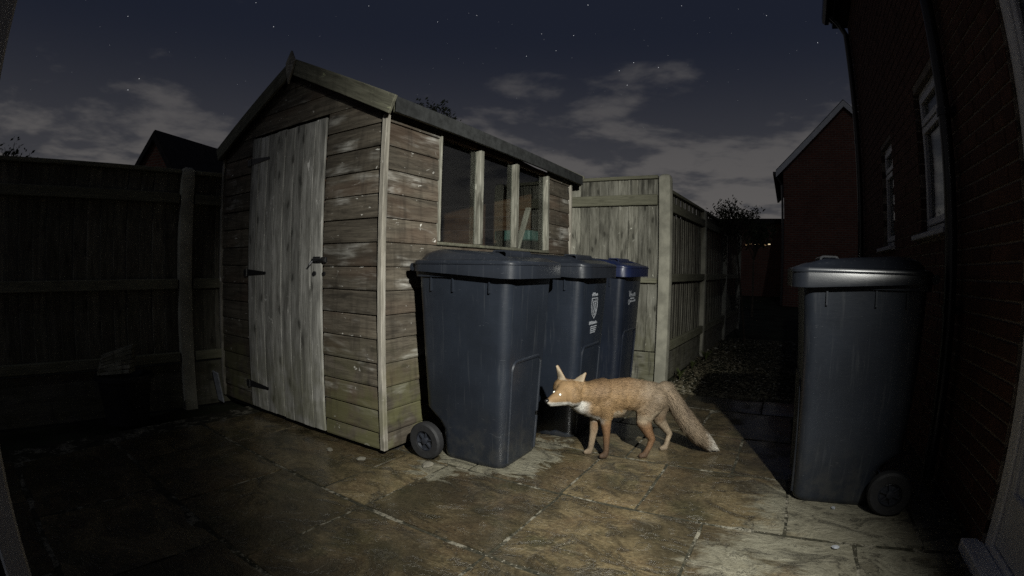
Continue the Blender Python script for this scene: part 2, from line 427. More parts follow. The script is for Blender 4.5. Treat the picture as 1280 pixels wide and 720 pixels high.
def joint_mat():
    m, nt, out = new_mat('joint_mortar_and_moss')
    p = nt.n('ShaderNodeNewGeometry').outputs['Position']
    a = nt.noise(p, 7, 5, .7); b = nt.noise(p, 60, 4, .65)
    c = nt.mix(nt.ramp(b, .38, .62), (.014,.014,.009), (.040,.036,.024))
    c = nt.mix(nt.math('MULTIPLY', nt.ramp(a, .50, .58), nt.ramp(b, .34, .56)), c, (.165,.152,.118))
    principled(nt, out, color=c, rough=.9, spec=.2, normal=nt.bump(b, .8, .006)); return m
M['joint'] = joint_mat()

def leaf_mat(name, a, b):
    m, nt, out = new_mat(name)
    at = nt.n('ShaderNodeTexCoord')
    n1 = nt.noise(at.outputs['Object'], 5, 3)
    c = nt.mix(nt.ramp(n1, .35, .65), a, b)
    principled(nt, out, color=c, rough=.7, spec=.25); return m
M['leaf'] = leaf_mat('dark_leaves', (.018,.024,.012), (.045,.055,.025))
M['weed'] = leaf_mat('weed_leaves', (.05,.065,.02), (.10,.115,.045))

def gravel_mat():
    m, nt, out = new_mat('gravel_stones')
    geo = nt.n('ShaderNodeNewGeometry')
    r = geo.outputs['Random Per Island']
    c = nt.mix(nt.ramp(r, 0, .8), (.045,.038,.022), (.165,.145,.095))
    c = nt.mix(nt.ramp(r, .93, .97), c, (.36,.34,.28))
    principled(nt, out, color=c, rough=.85, spec=.25); return m
M['gravel'] = gravel_mat()

def emit_mat(name, col, s):
    m, nt, out = new_mat(name)
    e = nt.n('ShaderNodeEmission', {0: tuple(col)+(1,), 1: s}); nt.t.links.new(e.outputs[0], out.inputs[0])
    m.cycles.emission_sampling = 'NONE'; return m
M['star'] = emit_mat('starlight', (.92,.95,1.0), .75)
M['star_dim'] = emit_mat('starlight_faint', (.90,.93,1.0), .24)
M['lit'] = emit_mat('lit_window', (1.0,.78,.48), .9)
M['lit_dim'] = emit_mat('lit_window_dim', (1.0,.62,.32), .16)
M['lamp_glass'] = emit_mat('flood_lamp_glass', (1.0,.96,.88), 4.0); M['lamp_glass'].cycles.emission_sampling = 'FRONT'

# ------------------------------------------------------------------ frames of the place
A31 = RAD(31)
U31 = Vector((sin(A31), cos(A31), 0)); D31 = Vector((cos(A31), -sin(A31), 0))
def uv(u, v, zz=0.0): return U31*u + D31*v + Vector((0, 0, zz))

# ------------------------------------------------------------------ ground, patio, gravel
g = obj('ground', fixn(MB().box((-1500,-1500,-.4), (1500,1500,-.045)).mesh('ground')), M['ground'], kind='structure')
g2 = obj('patio', fixn(MB().box((-3.4,-3.6,-.07), (.94,4.27,-.0075)).mesh('patio')), M['joint'], rot=(0,0,-A31), kind='structure')

def slab_mesh(su, sv, seed):
    """riven slab, length along local Y (u) and X (v); wavy edges and an uneven face"""
    n = 7; rr = random.Random(seed); me = MB()
    def pt(i, j, zz, grow=0.0):
        x = (i/n - .5)*(sv - .015 + grow); y = (j/n - .5)*(su - .024 + grow)
        e = .007
        if i in (0, n): x += e*(noise.noise((y*9, seed*3.1, i)))
        if j in (0, n): y += e*(noise.noise((x*9, seed*5.3, j+9)))
        h = zz
        if zz > -.01:
            h = zz + .004*noise.noise((x*5, y*3, seed)) + .002*noise.noise((x*16, y*9, seed+4))
            if i in (0, n) or j in (0, n): h -= .005
        return (x, y, h)
    top = [[pt(i, j, 0.0) for j in range(n+1)] for i in range(n+1)]
    idx = {}
    for i in range(n+1):
        for j in range(n+1): idx[i, j] = len(me.v); me.v.append(top[i][j])
    for i in range(n):
        for j in range(n): me.f.append([idx[i,j], idx[i+1,j], idx[i+1,j+1], idx[i,j+1]]); me.m.append(0)
    ring = [(i, 0) for i in range(n)] + [(n, j) for j in range(n)] + [(i, n) for i in range(n, 0, -1)] + [(0, j) for j in range(n, 0, -1)]
    low = []
    for i, j in ring:
        x, y, h = top[i][j]; low.append(len(me.v)); me.v.append((x, y, -.04))
    for k in range(len(ring)):
        k2 = (k+1) % len(ring); me.f.append([idx[ring[k2]], idx[ring[k]], low[k], low[k2]]); me.m.append(0)
    return fixn(me.mesh('slab'), 0, 1, 50)

rows = [(-.48,.14), (.14,.76), (.76,1.37), (1.37,2.0), (2.0,2.6), (2.6,3.22), (3.22,3.84), (3.84,4.25)]
cuts = {0: [-3.2,-2.6,-1.9,-1.3,-.7,-.05,.55,.92], 1: [-3.2,-2.4,-1.75,-.9,-.3,.3,.92], 2: [-3.2,-2.8,-2.18,-1.57,-.915,-.33,.28,.92],
        3: [-3.2,-2.74,-1.86,-1.57,-.91,-.245,.40,.92], 4: [-3.2,-2.45,-1.8,-1.45,-.92,-.55,.107,.70,.92], 5: [-3.2,-2.6,-1.95,-1.4,-.8,-.195,.42,.92],
        6: [-1.6,-1.05,-.5,.12,.72,.92], 7: [-1.5,-1.1,-.75,-.12,.45,.92]}
sd = 0
for r, (u0, u1) in enumerate(rows):
    cs = cuts[r]
    for v0, v1 in zip(cs[:-1], cs[1:]):
        sd += 1
        c = ((v0+v1)/2, (u0+u1)/2)
        o = obj('slab', slab_mesh(u1-u0, v1-v0, sd), M['slab'], g2, loc=(c[0], c[1], random.uniform(-.002,.003)), rot=(random.uniform(-.004,.004), random.uniform(-.004,.004), 0))

def pebbles(name, n, pos, size, seed, flat=.6):
    rr = random.Random(seed); me = MB()
    for _ in range(n):
        p = pos(rr)
        if p is None: continue
        s = size(rr); a = rr.uniform(0, 6.28); ca, sa = cos(a), sin(a)
        sx, sy, sz = s*rr.uniform(.7,1.3), s*rr.uniform(.6,1.0), s*flat*rr.uniform(.6,1.2)
        b = len(me.v)
        for i in range(5):
            t = i*2*pi/5 + rr.uniform(-.3,.3); x, y = sx*cos(t), sy*sin(t)
            me.v.append((p[0]+x*ca-y*sa, p[1]+x*sa+y*ca, p[2]+sz*rr.uniform(.1,.5)))
        me.v.append((p[0]+rr.uniform(-.3,.3)*s, p[1]+rr.uniform(-.3,.3)*s, p[2]+sz))
        me.v.append((p[0], p[1], p[2]-sz*.6))
        for i in range(5):
            j = (i+1) % 5
            me.f.append([b+i, b+j, b+5]); me.f.append([b+j, b+i, b+6]); me.m += [0, 0]
    return me.mesh(name)
def gpos(rr):
    u = 4.26 + rr.random()**1.5*4.2; v = rr.uniform(-1.05, .90)
    hump = .05*max(0, noise.noise((u*1.3, v*1.5, 2)))
    return tuple(uv(u, v, -.03 + hump))
gv = obj('gravel', pebbles('gravel', 15000, gpos, lambda r: r.uniform(.004,.015) if r.random() < .97 else r.uniform(.016,.04), 3), M['gravel'], kind='stuff')
tag(gv, 'loose pale gravel and stones on the passage behind the patio', 'gravel')
def spos(rr): return tuple(uv(rr.uniform(.4, 2.5), .93 - abs(rr.gauss(0, .07)), .004))
gs = obj('gravel', pebbles('gravel', 420, spos, lambda r: r.uniform(.004,.013), 5), M['gravel'], kind='stuff')
tag(gs, 'dark grit gathered along the foot of the house wall', 'gravel')
# crumbs of mortar lying in the slab joints
jl = []
for r, (u0, u1) in enumerate(rows[1:7], 1):
    jl += [(u0, -3.0, u0, .9)]*5
    for v in cuts[r][1:-1]: jl.append((u0, v, u1, v))
def jpos(rr):
    a = rr.choice(jl); t = rr.random()
    if noise.noise((a[0]*3+t*6, a[1]*3, 7)) < .12: return None
    return tuple(uv(a[0]+(a[2]-a[0])*t+rr.gauss(0,.006), a[1]+(a[3]-a[1])*t+rr.gauss(0,.006), -.004))
cr = obj('joint_crumbs', pebbles('joint_crumbs', 2200, jpos, lambda r: r.uniform(.0015,.005), 6), M['stones'], kind='stuff')
tag(cr, 'pale crumbs of mortar lying along the slab joints', 'crumbs')

# ------------------------------------------------------------------ shed
SHED = (-.6919, 2.5934)
SROT = RAD(-29.523)
shed = thing('garden_shed', 'weathered wooden shed with pale boarded door and dark windows beside the bins', 'shed', (SHED[0], SHED[1], 0), SROT)
SWID, SLEN = 1.76, 2.47
BP = .1307
def board(name, L, H, loc, rot, mats, parent, flip=False, back=False):
    """shiplap board: length X, outside towards -Y, height Z; thicker at its lower edge"""
    k = (name, 'ship', round(L, 3), round(H, 3), back)
    if k not in _cache:
        poly = [(.004, 0), (-.013, .002), (-.0145, .012), (-.0075, H-.012), (-.001, H-.001), (.004, H-.001)]
        m_ = MB().prism(poly, -L/2, L/2, lambda a, b, w: (w, a, b))
        me = fixn(m_.mesh(name))
        if back:
            for p in me.polygons:
                if p.normal.y > .7: p.material_index = 1
        _cache[k] = me
    return obj(name, _cache[k], mats, parent, loc=loc, rot=rot)
rows_z = [.034] + [.131 + BP*i for i in range(19)]
DX0, DX1, DTOP = -1.325, -.482, 1.938
def roof_z(x): return 2.405 - .488*abs(x + .85)    # upper edge of the barge boards
for i in range(len(rows_z)-1):
    z0, z1 = rows_z[i], rows_z[i+1]; h = z1 - z0
    if z1 <= 1.84:
        for x0, x1 in ((DX1+.004, -.012), (-SWID+.02, DX0-.004)):
            board('board', x1-x0, h, ((x0+x1)/2, -.001+random.uniform(-.0012,.0012), z0), (random.uniform(-.012,.004), random.uniform(-.0025,.0025), 0), M['shed'], shed)
    else:
        # gable: boards cut to the slope of the roof; those beside the door stop at it
        def xl(zz): return max(-SWID+.02, -.85 - (2.405-.06-zz)/.488)
        def xr(zz): return min(-.012, -.85 + (2.405-.06-zz)/.488)
        spans = []
        if z0 < DTOP - .06:
            spans = [(xl, lambda zz: DX0-.004), (lambda zz: DX1+.004, xr)]
        elif z0 < 2.30: spans = [(xl, xr)]
        z1c = min(z1, 2.335)
        if z1c - z0 < .02: continue
        for fl, fr in spans:
            m_ = MB()
            for yy, a in ((0, -.013), (1, .004)):
                pass
            v = [(fl(z0), -.014, z0), (fr(z0), -.014, z0), (max(fr(z1c), fl(z1c)+.01), -.008, z1c), (fl(z1c), -.008, z1c)]
            w = [(p[0], .004, p[2]) for p in v]
            m_.v = v + w; m_.f = [[0,1,2,3],[7,6,5,4],[0,4,5,1],[1,5,6,2],[2,6,7,3],[3,7,4,0]]; m_.m = [0]*6
            c = Vector(((v[0][0]+v[1][0])/2, 0, z0))
            m_.v = [tuple(Vector(p)-c) for p in m_.v]
            mb(m_, 'board', M['gable'], shed, loc=c)
# right side (facing the bins), with the window opening
WY0, WY1, WZ0, WZ1 = .462, 1.985, 1.2, 1.845
for i in range(len(rows_z)-1):
    z0, z1 = rows_z[i], rows_z[i+1]
    if z0 > 1.84: break
    spans = [(.012, SLEN-.012)] if z1 < 1.2 else [(.012, WY0-.004), (WY1+.012, SLEN-.012)]
    for y0, y1 in spans:
        board('board', y1-y0, z1-z0, (.001+random.uniform(-.0012,.0012), (y0+y1)/2, z0), (random.uniform(-.012,.004), random.uniform(-.002,.002), pi/2), [M['shed'], M['shed_in']], shed, back=True)
for i in range(len(rows_z)-1):     # far side and back, seen through the panes
    z0, z1 = rows_z[i], rows_z[i+1]
    if z0 > 1.84: break
    board('board', SLEN-.03, z1-z0, (-SWID-.001, SLEN/2, z0), (0,0,-pi/2), [M['shed'], M['shed_in']], shed, back=True)
    board('board', SWID-.03, z1-z0, (-SWID/2, SLEN+.001, z0), (0,0,pi), [M['shed'], M['shed_in']], shed, back=True)
m_ = MB(); v = [(-SWID, SLEN, 1.85), (0, SLEN, 1.85), (-.85, SLEN, 2.31)]
m_.v = v + [(a, b-.02, c) for a, b, c in v]; m_.f = [[0,2,1],[3,4,5],[0,1,4,3],[1,2,5,4],[2,0,3,5]]; m_.m = [0]*5
mb(m_, 'rear_gable', M['shed_in'], shed)
# corner trims
for x, y, zt, sx, sy in ((.010, -.010, 1.865, .034, .034), (-SWID-.004, -.010, 1.86, .03, .03), (.010, SLEN+.01, 1.86, .034, .034), (-SWID-.004, SLEN+.01, 1.86, .03, .03)):
    obj('corner_trim', boxmesh('corner_trim', zt-.035, sx, sy, .004), M['trim'], shed, loc=(x, y, (zt+.035)/2), rot=(0, -pi/2, 0))
mb(MB().box((-SWID+.03,.03,-.01), (-.03,SLEN-.03,.018)), 'base', M['core'], shed)
for x in (-SWID+.12, -SWID*.5, -.12):
    mb(MB().box((x-.04,.02,.018), (x+.04,SLEN-.02,.03)), 'floor_bearer', M['rail'], shed)
mb(MB().box((-SWID+.02,.012,.031), (-.02,SLEN-.02,.045)), 'floor', M['shed_in'], shed)
# door of eight boards
door = obj('door', fixn(MB().box((DX0+.02,.006,.05), (DX1-.02,.018,DTOP-.02)).mesh('door')), M['shed_in'], shed)
nb = 8; bw = (DX1-DX0)/nb
for i in range(nb):
    x = DX0 + bw*(i+.5); L = DTOP - .040
    wv = bw*(1 + .10*sin(i*2.3))
    obj('door_board', boxmesh('door_board', L, .016, round(bw-.0035, 4), .003), M['door'], door, loc=(x, -.016+random.uniform(-.0015,.0015), 0.040+L/2+random.uniform(-.003,.003)), rot=(0, -pi/2, 0))
for zz in (1.775, .995, .205):
    t = MB(); t.v = [(DX0-.05,-.029,zz-.022),(DX0+.02,-.029,zz-.022),(DX0+.235,-.029,zz-.008),(DX0+.235,-.029,zz+.008),(DX0+.02,-.029,zz+.022),(DX0-.05,-.029,zz+.022)]
    t.v += [(a, b+.006, c) for a, b, c in t.v]; n = 6
    t.f = [list(range(6)), list(range(11,5,-1))] + [[i,(i+1)%6,(i+1)%6+6,i+6] for i in range(6)]; t.m = [0]*8
    h = mb(t, 'hinge', M['iron'], door)
    mb(MB().tube([(DX0-.012,-.031,zz-.026),(DX0-.012,-.031,zz+.026)], .008), 'hinge_pin', M['iron'], h)
bo = mb(MB().box((DX1-.075,-.030,1.060), (DX1-.002,-.024,1.10)), 'bolt', M['iron'], door, .003)
mb(MB().tube([(DX1-.07,-.036,1.08),(DX1+.045,-.036,1.08)], .009), 'bolt_bar', M['iron'], bo, smooth=40)
mb(MB().box((DX1+.006,-.034,1.065), (DX1+.05,-.016,1.097)), 'bolt_keep', M['iron'], bo, .003)
mb(MB().tube([(DX1-.068,-.030,1.08),(DX1-.068,-.064,1.05)], .006), 'bolt_knob', M['steel'], bo, smooth=40)
mb(MB().tube([(DX1-.058,-.022,1.000),(DX1-.058,-.034,1.000)], .014, 10), 'turn_button', M['iron'], door, smooth=40)
mb(MB().tube([(DX1+.018,-.012,1.000),(DX1+.018,-.022,1.000)], .012, 10), 'screw_plate', M['iron'], door, smooth=40)
# window: mullions, sill, panes
for y, w in ((WY0+.004,.014), (.918,.047), (1.418,.047), (1.966,.040)):
    win = obj('mullion', boxmesh('mullion', WZ1-WZ0+.02, .05, w, .004), M['fence'], shed, loc=(.004, y, (WZ0+WZ1)/2+.01), rot=(0,-pi/2,-pi/2))
mb(MB().box((-.05,WY0-.01,WZ0-.022), (.026,WY1+.02,WZ0-.002)), 'window_sill', M['barge'], shed, .004)
mb(MB().box((-.05,WY0,WZ1+.006), (.004,WY1,WZ1+.04)), 'window_head', M['shed_in'], shed, .003)
for y0, y1 in ((WY0+.012,.893), (.943,1.393), (1.443,1.945)):
    obj('pane', boxmesh('pane', .004, y1-y0, WZ1-WZ0, 0), M['glass'], shed, loc=(-.012, (y0+y1)/2, (WZ0+WZ1)/2+.003))
# roof
for s in (1, -1):
    ex = .10 if s > 0 else -1.80
    x0 = -.85
    rp = obj('roof', None, [], shed) if False else None
    z_e = roof_z(ex)
    m_ = MB(); poly = [(x0, 2.405), (ex, z_e), (ex, z_e-.026), (x0, 2.372)]
    m_.prism(poly, -.045, 2.56, lambda a, b, w: (a, w, b))
    rf = mb(m_, 'roof', M['felt'], shed, .003)
    # felt turned down over the eave board
    m_ = MB().box((min(ex, ex+s*.010), -.043, z_e-.085), (max(ex, ex+s*.010), 2.562, z_e+.002))
    mb(m_, 'felt_edge', M['felt'], rf, .002)
    mb(MB().box((min(ex-s*.022, ex-s*.001), -.03, z_e-.080), (max(ex-s*.022, ex-s*.001), 2.54, z_e-.028)), 'eave_board', M['barge'], rf)
    for yy in (-.05, 2.545):
        d2 = Vector((s*1.0, 0, -.488)).normalized(); nn = Vector((.488*s, 0, 1)).normalized()
        L = sqrt((ex-x0)**2 + (2.405-z_e)**2)
        c = Vector(((x0+ex)/2, yy - (.012 if yy < 0 else -.030), (2.405+z_e)/2)) - Vector((0,0,1))*.052 + nn*.004
        o = obj('barge_board', boxmesh('barge_board', L, .02, .105, .003), M['barge'], shed, loc=c, rot=(0, math.atan2(.488, 1)*s, 0))
fi = MB(); fv = [(-.85,2.468),(-.800,2.385),(-.808,2.345),(-.85,2.225),(-.892,2.345),(-.900,2.385)]
fi.v = [(a,-.090,b) for a, b in fv] + [(a,-.073,b) for a, b in fv]
fi.f = [list(range(6)), list(range(11,5,-1))] + [[i,(i+1)%6,(i+1)%6+6,i+6] for i in range(6)]; fi.m = [0]*8
mb(fi, 'finial', M['trim'], shed, .003)

# things kept inside the shed, seen through its panes
def shedp(x, y, zz): 
    c, s = cos(SROT), sin(SROT); return (SHED[0]+x*c-y*s, SHED[1]+x*s+y*c, zz)
o = thing('storage_box', 'teal plastic box standing inside the shed behind the last pane', 'box', shedp(-.32, 2.10, .046), SROT)
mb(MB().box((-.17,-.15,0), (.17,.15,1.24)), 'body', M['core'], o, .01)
mb(MB().box((-.18,-.16,1.242), (.18,.16,1.335)), 'lid', M['teal'], o, .012)
o = obj('plank', boxmesh('plank', .75, .05, .022, .003), M['trim'], loc=shedp(-.16, 1.77, 1.22), rot=(0, RAD(-68), SROT+RAD(80))); tag(o, 'pale plank leaning against the last window inside the shed', 'plank')
o = obj('shelf', boxmesh('shelf', .18, 1.1, .03, .003), M['trim'], loc=shedp(-.40, 1.25, 1.20), rot=(0, RAD(3), SROT+RAD(12))); tag(o, 'pale shelf board across the inside of the shed below its panes', 'shelf')

# ------------------------------------------------------------------ concrete fence posts and panels
def fence(label, at_):
    return thing('board_fence', label, 'fence', (at_[0], at_[1], 0))
def cpost(root, loc, rotz, H, w, d):
    t = MB(); rings = []
    for zz, sc in ((-.05,1),(H-.06,1),(H-.03,.96),(H-.010,.80),(H,.5)):
        ring = []
        for k in range(16):
            a = 2*pi*k/16; cx, cy = cos(a), sin(a)
            p = 7
            r = (abs(cx)**p + abs(cy)**p)**(-1/p)
            ring.append((cx*r*w/2*sc, cy*r*d/2*(sc if zz > H-.05 else 1), zz))
        rings.append(ring)
    t.loft(rings)
    return mb(t, 'fence_post', M['concrete'], root, smooth=45, loc=Vector((loc[0], loc[1], 0))-root.location, rot=(0,0,rotz))
def panel(root, P, az, s0, s1, ztop, rails, zbase, mat, railmat, side=1, gravel=None, bw=.098):
    """close-board panel from s0 to s1 along azimuth az; side = +1 when its rails face local -Y"""
    L = s1 - s0
    u = Vector((sin(az), cos(az), 0)); c = Vector((P[0], P[1], 0)) + u*((s0+s1)/2) - root.location
    t = bpy.data.objects.new('fence_panel', None); COL.objects.link(t); t.parent = root; t.location = c; t.rotation_euler = (0,0,pi/2-az)
    n = max(2, round(L/bw)); w = L/n
    for i in range(n):
        H = ztop - .03 - zbase + random.uniform(-.006,.0)
        x = -L/2 + w*(i+.5)
        obj('board', boxmesh('fence_board'+mat.name, round(ztop-.03-zbase,3), .012, round(w+.010,3), .002), mat, t, loc=(x, side*(.012+.004*(i % 2)), zbase+H/2), rot=(0, -pi/2, RAD(7)))
    for z0, z1 in rails:
        obj('rail', boxmesh('rail', round(L-.01,3), .045, round(z1-z0,3), .004), railmat, t, loc=(0, -side*.022, (z0+z1)/2))
    obj('cap', boxmesh('cap', round(L-.004,3), .062, .032, .004), railmat, t, loc=(0, 0, ztop-.014))
    if gravel:
        obj('gravel_board', boxmesh('gravel_board', round(L-.01,3), .03, round(gravel,3), .003), mat, t, loc=(0,0,-.03+gravel/2))
    return t
FAZ = RAD(32.9); PZ = RAD(-61)
P1 = Vector((1.425, 4.545, 0))
fu = Vector((sin(FAZ), cos(FAZ), 0))
F1 = fence('weathered board fence with concrete posts running along the dark passage', P1)
F2 = fence('pale vertical-board fence panel behind the bins beside the shed', P1 + Vector((-.5,.3,0)))
cpost(F1, P1 + Vector((.005,.0,0)), pi/2-FAZ, 1.955, .115, .115)['label'] = 'tall round-topped concrete corner post'
P2 = P1 + fu*1.80; P3 = P1 + fu*3.62; P4 = P1 + fu*5.45
cpost(F1, P2, pi/2-FAZ, 1.83, .10, .10); cpost(F1, P3, pi/2-FAZ, 1.80, .10, .10); cpost(F1, P4, pi/2-FAZ, 1.80, .10, .10)
panel(F2, (P1.x,P1.y), PZ, .065, 1.25, 1.948, [(1.665,1.765),(.93,.975)], .28, M['fence'], M['rail'], side=-1, gravel=.30)
for a in (P1, P2, P3):
    panel(F1, (a.x,a.y), FAZ, .06, 1.75, 1.83, [(1.61,1.70),(.94,1.02),(.28,.37)], .27, M['fence_shaded'], M['rail'], side=1, gravel=.29)
LAZ = RAD(39); LP = Vector((-2.445, 3.255, 0)); lu = Vector((sin(LAZ), cos(LAZ), 0))
F3 = fence('dark board fence left of the shed behind the black tub', LP)
cpost(F3, LP, pi/2-LAZ, 1.775, .105, .105)['label'] = 'slim pale concrete post'
cpost(F3, LP - lu*1.86, pi/2-LAZ, 1.76, .105, .105)
for s0, s1 in ((-1.80,-.055), (.055,1.80), (-3.66,-1.92)):
    panel(F3, (LP.x,LP.y), LAZ, s0, s1, 1.755, [(1.50,1.575),(.87,.945),(.33,.40)], .32, M['fence_shaded'], M['rail'], side=1, gravel=.34)

# ------------------------------------------------------------------ wheelie bins
def rrect(x0, x1, hw, r, seg=5):
    pts = []
    for cx, cy, a0 in ((x1-r, hw-r, 0), (x0+r, hw-r, pi/2), (x0+r, -hw+r, pi), (x1-r, -hw+r, 3*pi/2)):
        for k in range(seg+1):
            a = a0 + pi/2*k/seg; pts.append((cx+r*cos(a), cy+r*sin(a)))
    return pts
def front_x(zz):   # front face of the body
    return .225 + .050*zz/.97
def half_w(zz): return .196 + .055*zz/.97
def smooth01(a, b, x):
    t = min(1, max(0, (x-a)/(b-a))); return t*t*(3-2*t)
def wheelie_bin(loc, rotz, label, group, body_m, lid_m, decal=None):
    """front towards local +X, hinge and wheels towards -X"""
    t = thing('wheelie_bin', label, 'wheelie bin', loc, rotz, group)
    m_ = MB(); rings = []
    for zz in (.0, .012, .03, .16, .20, .26, .5, .75, .90, .945, .965):
        ins = .012 if zz == 0 else (.003 if zz == .012 else 0)
        xr = -.16 - .10*smooth01(.17, .26, zz) - .035*zz
        r = .055 if zz < .9 else .05
        rings.append([(x, y, zz) for x, y in rrect(xr+ins, front_x(zz)-ins, half_w(zz)-ins, r, 6)])
    m_.loft(rings)
    body = mb(m_, 'body', body_m, t, smooth=38)
    # rim collar under the lid
    m_ = MB(); rings = []
    for zz, gx in ((.935,.0),(.938,.014),(.968,.016),(.972,.004)):
        rings.append([(x, y, zz) for x, y in rrect(-.297-gx, front_x(.95)+gx, half_w(.95)+gx, .055, 6)])
    m_.loft(rings); mb(m_, 'rim', body_m, t, smooth=38)
    # stiffening ribs on both flanks
    for s in (-1, 1):
        for x in (-.19, -.05, .17):
            mb(MB().box((x-.004, min(s*.244, s*.258), .868), (x+.004, max(s*.244, s*.258), .934)), 'rib', body_m, body)
    # raised frame of the front panel: two uprights and an arched top
    pts = []
    for zz in (.03,.15,.3,.44,.495): pts.append((front_x(zz)-.001, -.150-.02*zz, zz))
    for k in range(1, 5):
        a = pi/2*k/4; pts.append((front_x(.5+.045*sin(a))-.001, -.160+.045*(1-cos(a)), .495+.045*sin(a)))
    pts += [(p[0], -p[1], p[2]) for p in pts[::-1]]
    mb(MB().tube(pts, .009, 6), 'front_frame', body_m, body, smooth=50)
    # axle, wheels
    mb(MB().tube([(-.215,-.29,.105),(-.215,.29,.105)], .011, 8), 'axle', M['steel'], t, smooth=40)
    for s in (-1, 1):
        w = MB(); rings = []
        prof = [(.058,.026),(.094,.028),(.104,.018),(.1055,0),(.104,-.018),(.094,-.028),(.058,-.026)]
        n = 28
        for r_, dy in prof: rings.append([(-.215+r_*cos(2*pi*k/n), s*.268+dy, .1055+r_*sin(2*pi*k/n)) for k in range(n)])
        w.loft(rings, False, False); 
        for k in range(n):
            j = (k+1) % n; a = (len(prof)-1)*n; w.f.append([a+k, a+j, j, k]); w.m.append(0)
        wh = mb(w, 'wheel', M['rubber'], t, smooth=35)
        hb = MB(); 
        hb.loft([[(-.215+r_*cos(2*pi*k/20), s*(.268+dy), .1055+r_*sin(2*pi*k/20)) for k in range(20)] for r_, dy in ((.0585,-.02),(.0585,.016),(.052,.020),(.046,.006),(.020,.008),(.017,.024),(.006,.026))])
        mb(hb, 'hub', M['hub'], wh, smooth=35)
        sp = MB()
        for k in range(6):
            a = 2*pi*k/6 + .3
            ax = (Vector((cos(a),0,sin(a))), Vector((0,1,0)), Vector((-sin(a),0,cos(a))))
            sp.obox(Vector((-.215,s*.278,.1055)) + ax[0]*.033, ax, (.032,.018,.008))
        mb(sp, 'spokes', M['hub'], wh)
    # rear grab handle
    hpts = [(-.29,-.20,.985),(-.335,-.20,.99),(-.345,-.18,.992),(-.345,.18,.992),(-.335,.20,.99),(-.29,.20,.985)]
    mb(MB().tube(hpts, .015, 8), 'handle', body_m, t, smooth=45)
    for y in (-.23, .23):
        mb(MB().tube([(-.315,y-.03,.985),(-.315,y+.03,.985)], .020, 10), 'hinge', body_m, t, smooth=45)
    # lid: skirt, shoulder and domed top with a grip recess
    m_ = MB(); rings = []
    def zmod(x, y, zz, top):
        if not top: return zz
        d = .034*smooth01(.06, .10, x)*smooth01(.26, .215, x)*smooth01(.19,.165,abs(y))
        return zz - d
    # skirt hangs deeper towards the front
    sec = [(-.300,.318,.282,.070,'low'), (-.312,.330,.292,.075,'low2'), (-.312,.330,.292,.075,1.010), (-.308,.324,.287,.072,1.018), (-.285,.300,.266,.075,1.024),
           (-.270,.262,.250,.080,1.038), (-.230,.205,.212,.085,1.058), (-.20,.175,.185,.085,1.062)]
    for x0, x1, hw, r_, zz in sec:
        ring = []
        for x, y in rrect(x0, x1, hw, r_, 6):
            if zz == 'low': q = .966 - .026*smooth01(-.05, .12, x)
            elif zz == 'low2': q = .964 - .026*smooth01(-.05, .12, x)
            else: q = zmod(x, y, zz, zz > 1.03) + (.014*smooth01(.1,-.2,x) if zz > 1.03 else 0)
            ring.append((x, y, q))
        rings.append(ring)
    m_.loft(rings, False, False)
    # top grid
    x0, x1, hw, r_ = -.20, .175, .185, .085
    inner = rings[-1]; o0 = len(m_.v)
    prev = [o0 - len(inner) + i for i in range(len(inner))]
    for k, sc in enumerate((.86,.72,.58,.44,.3,.16)):
        cx = (x0+x1)/2; idx = []
        for x, y in rrect(x0, x1, hw, r_, 6):
            X = cx+(x-cx)*sc; Y = y*sc
            idx.append(len(m_.v)); m_.v.append((X, Y, zmod(X, Y, 1.0625, True) + .014*smooth01(.1,-.2,X)))
        for i in range(len(idx)):
            j = (i+1) % len(idx); m_.f.append([prev[i], prev[j], idx[j], idx[i]]); m_.m.append(0)
        prev = idx
    m_.f.append(prev); m_.m.append(0)
    lid = mb(m_, 'lid', lid_m, t, smooth=35)
    # grip: a flat hollow loop across the front of the lid
    gp = []
    for (w_, h_) in ((.045,.021), (.037,.0135)):
        gp.append([(.150+a, b) for a, b in rrect(-w_, w_, h_, min(h_*.95, .016), 4)])
    gm = MB(); n = len(gp[0])
    for yy in (-.13, .13):
        for rr_ in gp:
            gm.v += [(a, yy, 1.050+b) for a, b in rr_]
    for i in range(n):
        j = (i+1) % n
        gm.f += [[i, j, 2*n+j, 2*n+i], [n+j, n+i, 3*n+i, 3*n+j], [j, i, n+i, n+j], [2*n+i, 2*n+j, 3*n+j, 3*n+i]]; gm.m += [0]*4
    mb(gm, 'grip', lid_m, lid, smooth=40)
    # skirt ridge
    m_ = MB(); rings = []
    for zz, gx in ((.999,.0005),(1.000,.004),(1.006,.004),(1.007,.0005)):
        rings.append([(x, y, zz) for x, y in rrect(-.312-gx, .330+gx, .292+gx, .075, 6)])
    m_.loft(rings, False, False); mb(m_, 'lid_ridge', lid_m, lid, smooth=60)
    if decal: decal(t, body)
    for ch in t.children:
        if ch.name.startswith('printed'):
            ch.scale = (1, .8, 1)
    for ch in t.children:
        if not ch.name.startswith(('wheel', 'axle')): ch.scale.z *= 1.062
    return t
def on_front(y, zz, off=.0022): return (front_x(zz)+off, y, zz)
def strokes(rects, name, parent):
    m_ = MB()
    for y0, z0, y1, z1, w in rects:
        z0, z1, w = .735+(z0-.69)*.66, .735+(z1-.69)*.66, w*.75
        a = Vector(on_front(y0, z0)); b = Vector(on_front(y1, z1)); d = (b-a); L = d.length
        if L < 1e-6: continue
        d.normalize(); n_ = Vector((1,0,-.05)).normalized(); s_ = d.cross(n_)
        m_.obox((a+b)/2, (d, s_, n_), (L, w, .0012))
    return mb(m_, name, M['print'], parent)
